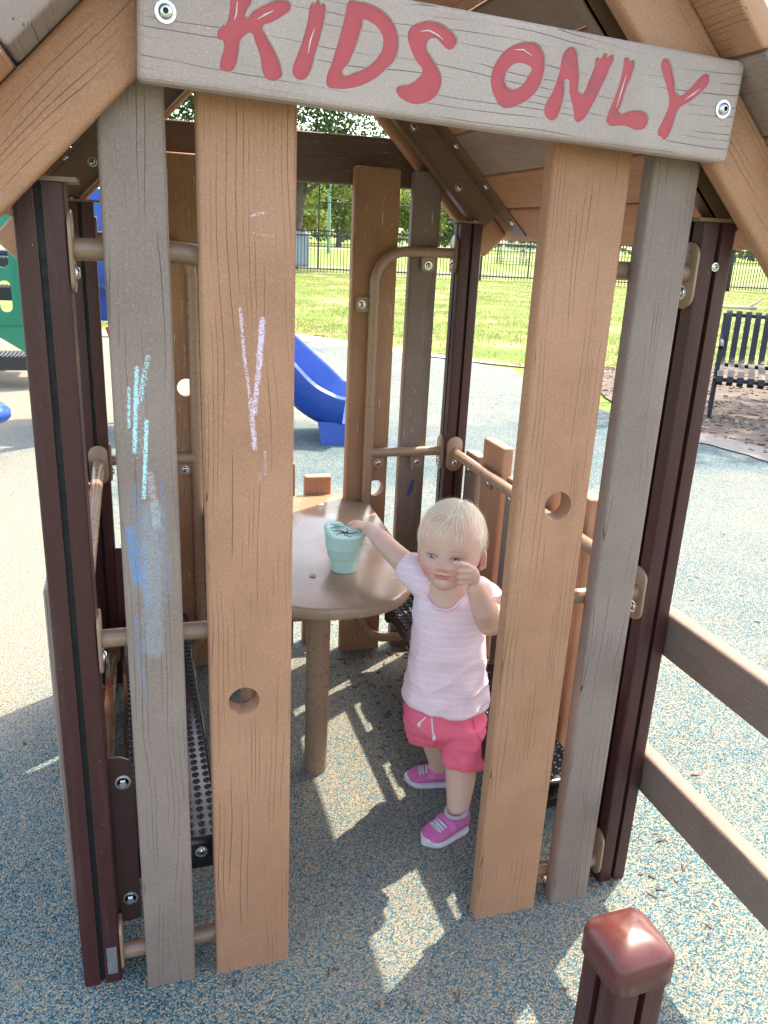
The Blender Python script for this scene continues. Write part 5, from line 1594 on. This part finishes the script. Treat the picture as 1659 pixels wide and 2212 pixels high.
# shirt ---------------------------------------------------------------------
def ring(cx, cy, z, rx, ry, n=56, dz=None, e=2.3, wob=0.0, sd=0.0):
    out = []
    for k in range(n):
        a = 2 * math.pi * k / n; c, s = math.cos(a), math.sin(a)
        q = (abs(c) ** e + abs(s) ** e) ** (-1 / e)
        zz = z + (dz(a) if dz else 0)
        w_ = 1 + wob * mnoise.noise(Vector((c * 2.2 + sd, s * 2.2, zz * 9)))
        out.append((cx + rx * q * c * w_, cy + ry * q * s * w_, zz))
    return out
scoop = lambda amt: (lambda a: -amt * max(0.0, -math.sin(a)) ** 2.2)
hemw = lambda a: 0.006 * math.sin(2 * a + 0.6) + 0.004 * math.sin(5 * a)
rs = [ring(0.004, 0.010, 0.297, 0.101, 0.079, dz=hemw, wob=0.10), ring(0.004, 0.010, 0.303, 0.104, 0.081, dz=hemw, wob=0.10), ring(0.004, 0.010, 0.330, 0.1015, 0.080, wob=0.10, sd=.2), ring(0.003, 0.010, 0.365, 0.097, 0.077, wob=0.09, sd=.3),
      ring(0.002, 0.010, 0.40, 0.0930, 0.0735, wob=0.08, sd=.4), ring(0.0, 0.010, 0.44, 0.0890, 0.0700, wob=0.07, sd=.5), ring(-0.001, 0.010, 0.48, 0.0870, 0.0665, wob=0.06, sd=.6), ring(-0.002, 0.010, 0.52, 0.0860, 0.0625, wob=0.05, sd=.7),
      ring(-0.003, 0.009, 0.552, 0.0840, 0.0580, wob=0.04), ring(-0.004, 0.009, 0.578, 0.0790, 0.0540, dz=scoop(0.008), e=2.2), ring(-0.005, 0.008, 0.598, 0.0690, 0.0500, dz=scoop(0.022), e=2.1), ring(-0.006, 0.008, 0.608, 0.0500, 0.0430, dz=scoop(0.030), e=2), ring(-0.006, 0.008, 0.606, 0.0300, 0.0300, dz=scoop(0.026), e=2)]
sm = MB(); sm.loft(rs)
def sleeve(pts, rad):
    cap(sm, [Vector(p) for p in pts[:-1]], rad[:-1], 22)
    sm.tube([Vector(p) for p in pts[-2:]], rad[-2:], 22)
sleeve([(-0.040, 0.010, 0.578), (-0.062, 0.012, 0.594), (-0.082, 0.034, 0.607), (-0.106, 0.060, 0.622)], [0.034, 0.0375, 0.0385, 0.0385])
sleeve([(0.036, 0.008, 0.574), (0.060, 0.006, 0.583), (0.072, -0.012, 0.577), (0.088, -0.038, 0.564)], [0.034, 0.0385, 0.0410, 0.0430])
SHIRT = sm.build("shirt", M_SHIRT, PER, 60, weld=False)
remesh(SHIRT, 0.0034, 4, 0.5)
nb = [Vector((-0.020 + 0.0450 * math.cos(R(a)), -0.002 + 0.0550 * math.sin(R(a)), 0.604 + (0.024 if math.sin(R(a)) > 0 else 0.040) * math.sin(R(a)))) for a in range(0, 360, 10)]
v, f = sweep(nb, 0.0034, 8, False, True); from_py("neckband", v, f, plain("pink_rib_knit", (0.80, 0.55, 0.62), 0.9), SHIRT)
def displace(o, fn):
    me = o.data; n = len(me.vertices)
    co = np.zeros(n * 3, dtype=np.float32); me.vertices.foreach_get("co", co); co = co.reshape(-1, 3)
    no = np.zeros(n * 3, dtype=np.float32); me.vertex_normals.foreach_get("vector", no); no = no.reshape(-1, 3)
    k = np.array([fn(Vector(p)) for p in co], dtype=np.float32)
    me.vertices.foreach_set("co", (co + no * k[:, None]).reshape(-1)); me.update()
def ridge(p): return (1 - abs(mnoise.noise(p))) ** 3
displace(SHIRT, lambda p: mnoise.noise(Vector((p.x * 26 + p.z * 14, p.y * 24, p.z * 22))) * 0.0035 + mnoise.noise(Vector((p.x * 70, p.y * 60, p.z * 34))) * 0.0010
         + 0.0055 * (ridge(Vector((p.x * 13 - p.z * 17, p.y * 6, p.z * 7 + p.x * 6 + 4))) - 0.45) * min(1, max(0, (0.60 - p.z) * 9)))
SHIRT.data.polygons.foreach_set("use_smooth", [True] * len(SHIRT.data.polygons))

# shorts -----------------------------------------------------------------------
sh = MB()
sh.loft([ring(0.004, 0.012, 0.315, 0.086, 0.068), ring(0.004, 0.012, 0.28, 0.096, 0.076), ring(0.006, 0.012, 0.245, 0.100, 0.080), ring(0.008, 0.012, 0.222, 0.088, 0.070)])
sh.loft([ring(0.052, -0.002, 0.262, 0.052, 0.066), ring(0.058, -0.008, 0.205, 0.0585, 0.067, wob=.06), ring(0.060, -0.014, 0.158, 0.0600, 0.0665, wob=.08)])
sh.loft([ring(-0.040, 0.020, 0.262, 0.050, 0.064), ring(-0.034, 0.032, 0.215, 0.0545, 0.062, wob=.06), ring(-0.028, 0.042, 0.176, 0.0555, 0.061, wob=.08)])
SHORTS = sh.build("shorts", M_SHORT, PER, None, weld=False)
remesh(SHORTS, 0.0040, 4, 0.5)
displace(SHORTS, lambda p: mnoise.noise(Vector((p.x * 34, p.y * 30, p.z * 40))) * 0.0022 + 0.0045 * (ridge(Vector((p.x * 14 + p.z * 9, p.y * 10, p.z * 26))) - 0.45))
sb = BVHTree.FromPolygons([v.co for v in SHORTS.data.vertices], [tuple(p.vertices) for p in SHORTS.data.polygons])
def on_short(x, z, off=0.0012):
    h = sb.ray_cast(Vector((x, -0.5, z)), Vector((0, 1, 0)))
    return Vector((x, (h[0].y if h[0] else -0.06) - off, z))
for pts in ([(-0.030, 0.292), (-0.028, 0.272), (-0.026, 0.258), (-0.022, 0.246)], [(-0.044, 0.290), (-0.052, 0.280), (-0.058, 0.272)]):
    v, f = sweep([on_short(x, z, 0.002) for x, z in pts], 0.0020, 8); c_ = from_py("drawstring", v, f, M_WHITE, SHORTS)
    x, z = pts[-1]
    MB().ell(on_short(x, z - 0.004, 0.002), (0.0045, 0.003, 0.007), 10, 8).build("tassel", M_WHITE, SHORTS)
v, f = sweep([on_short(0.066 + 0.034 * t_, 0.285 - 0.062 * t_ ** 0.6, 0.0006) for t_ in (0, .2, .4, .6, .8, 1)], 0.0012, 6)
from_py("pocket_seam", v, f, plain("seam_thread", (0.62, 0.07, 0.14), 0.9), SHORTS)
for (cx, cy, zz, rx, ry) in ((0.060, -0.014, 0.166, 0.0608, 0.0672), (-0.028, 0.042, 0.184, 0.0562, 0.0617)):
    v, f = sweep([Vector(p) for p in ring(cx, cy, zz, rx, ry, 40, wob=.06)], 0.0010, 6, False, True)
    from_py("hem_seam", v, f, M_SHORT, SHORTS)

# shoes --------------------------------------------------------------------------
def shoe(toe, heel, label):
    hx, hy = heel; ang = math.atan2(toe[1] - hy, toe[0] - hx)
    e = empty("shoe"); e.parent = PER; e.location = (hx, hy, 0.0); e.rotation_euler = (0, 0, ang); e["label"] = label
    st_ = [(0.000, 0.020, 0.047), (0.006, 0.0245, 0.053), (0.020, 0.0275, 0.055), (0.038, 0.0285, 0.052), (0.055, 0.0300, 0.046), (0.072, 0.0325, 0.039), (0.090, 0.0335, 0.033), (0.106, 0.0300, 0.0275), (0.118, 0.0215, 0.022), (0.125, 0.010, 0.017)]
    rings = []
    for (u_, w_, h_) in st_:
        r_ = []
        for k in range(20):
            a = 2 * math.pi * k / 20; c, s = math.cos(a), math.sin(a); q = (abs(c) ** 2.6 + abs(s) ** 2.6) ** (-1 / 2.6)
            r_.append((u_, w_ * q * c * (1.0 if s < 0.2 else 0.93), 0.008 + (h_ - 0.008) * (0.5 + 0.5 * q * s)))
        rings.append(r_)
    up = MB().loft(rings).build("upper", M_SHOE, e, 60)
    md = up.modifiers.new("s", 'SUBSURF'); md.levels = 1; md.render_levels = 1; bake(up); up.data.polygons.foreach_set("use_smooth", [True] * len(up.data.polygons))
    out = []
    for k in range(36):
        t_ = 2 * math.pi * k / 36
        u_ = 0.0635 - 0.0665 * math.cos(t_); 
        w_ = np.interp(u_, [s[0] for s in st_], [s[1] for s in st_]) + 0.0025
        edge = max(0.0, 1 - ((u_ - 0.0635) / 0.0670) ** 8)
        out.append((u_, math.copysign(w_ * edge ** .5, math.sin(t_)) if abs(math.sin(t_)) > 1e-6 else 0))
    MB().loft([[(x * .985 + .001, y * .94, 0.0) for x, y in out], [(x, y, 0.003) for x, y in out], [(x, y, 0.0075 + 0.010 * max(0, min(1, (x - 0.098) / 0.022)) ** 1.5) for x, y in out], [(x * .98, y * .93, 0.0090 + 0.010 * max(0, min(1, (x - 0.098) / 0.022)) ** 1.5) for x, y in out]]).build("sole", M_SOLE, e, 50)
    # collar lining
    v, f = sweep([Vector((0.030 + 0.0255 * math.cos(R(a)), 0.0235 * math.sin(R(a)), 0.0545 - 0.004 * math.cos(R(a)))) for a in range(0, 360, 15)], 0.0050, 10, False, True)
    from_py("collar", v, f, M_LINER, e)
    def band(u_, w_, mat, name, z_add, span=62, t2=0.003):
        wd = np.interp(u_, [s[0] for s in st_], [s[1] for s in st_]); hh = np.interp(u_, [s[0] for s in st_], [s[2] for s in st_])
        ra, rb = [], []
        rings_ = []
        for k in range(11):
            a = R(90 - span + 2 * span * k / 10)
            y_ = wd * 1.02 * math.cos(a); z_ = 0.008 + (hh - 0.008) * (0.5 + 0.5 * math.sin(a)) + z_add
            rings_.append([(u_ - w_ / 2, y_, z_), (u_ + w_ / 2, y_, z_ - 0.0035), (u_ + w_ / 2, y_, z_ + t2 - 0.0035), (u_ - w_ / 2, y_, z_ + t2)])
        MB().loft(rings_).build(name, mat, e, 40)
    band(0.061, 0.015, M_SHOE2, "strap", 0.0012, 80)
    for u_ in (0.0745, 0.0825, 0.0905): band(u_, 0.0042, M_LACE, "lace", 0.0008, 34, 0.002)
    band(0.0825, 0.026, M_LINER, "tongue", -0.0008, 24, 0.002)
    MB().loft([[(x, y, z) for x, y, z in [(0.0, -0.018, 0.02), (0.0, 0.018, 0.02), (-0.002, 0.014, 0.046), (-0.002, -0.014, 0.046)]], [(x + .006, y, z) for x, y, z in [(0.0, -0.02, 0.02), (0.0, 0.02, 0.02), (-0.002, 0.016, 0.046), (-0.002, -0.016, 0.046)]]]).build("heel_tab", M_SHOE2, e, 40)
shoe((-0.036, -0.140), (0.068, -0.067), "magenta toddler shoe with white toe and sole, nearer the camera")
shoe((-0.068, 0.095), (0.052, 0.100), "magenta toddler shoe set farther back")

# snack cup -----------------------------------------------------------------------
CUP = empty("snack_cup", (0.055, 0.634, 0.5402), R(20)); CUP.scale = (1.06, 1.06, 1.04)
tag(CUP, "mint green silicone snack cup with slit lid on the table", "cup")
M_MINT = plain("mint_silicone", (0.46, 0.69, 0.61), 0.5, var=0.06, scale=20)
M_MINTL = plain("mint_lid_membrane", (0.48, 0.72, 0.64), 0.45, var=0.05, scale=20)
MB().lathe([(0.0, 0.0), (0.0285, 0.0), (0.0305, 0.002), (0.0345, 0.034), (0.0350, 0.0355), (0.0385, 0.038), (0.0395, 0.040), (0.0415, 0.058), (0.0425, 0.060), (0.0445, 0.0625), (0.0465, 0.089), (0.0475, 0.092), (0.0470, 0.0965), (0.0440, 0.0975), (0.0415, 0.0955)], 48).build("cup_body", M_MINT, CUP, 25)
MB().lathe([(0.0425, 0.0950), (0.036, 0.0948), (0.02, 0.0942), (0.0, 0.0938)], 40).build("lid", M_MINTL, CUP, 50)
M_SLIT = plain("lid_slit", (0.01, 0.012, 0.012), 0.7)
for k in range(5):
    a0 = R(72 * k + 10)
    pts = [Vector((0.003 * math.cos(a0) + 0.031 * t_ * math.cos(a0 + t_ * 0.9), 0.003 * math.sin(a0) + 0.031 * t_ * math.sin(a0 + t_ * 0.9), 0.0951)) for t_ in (0, .15, .3, .45, .6, .75, .9)]
    v, f = sweep(pts, [0.0016, 0.0012, 0.0009, 0.0008, 0.0007, 0.0006, 0.0003], 6); from_py("slit", v, f, M_SLIT, CUP)
# folded carry handle along the far rim
hp = []
for k in range(15):
    a = R(60 + 130 * k / 14); rr_ = 0.0435
    hp.append(Vector((rr_ * math.cos(a), rr_ * math.sin(a), 0.0965 + 0.0135 * math.sin(math.pi * k / 14))))
v, f = sweep(hp, [0.003] + [0.0062] * 13 + [0.003], 12)
from_py("handle", v, f, M_MINT, CUP)
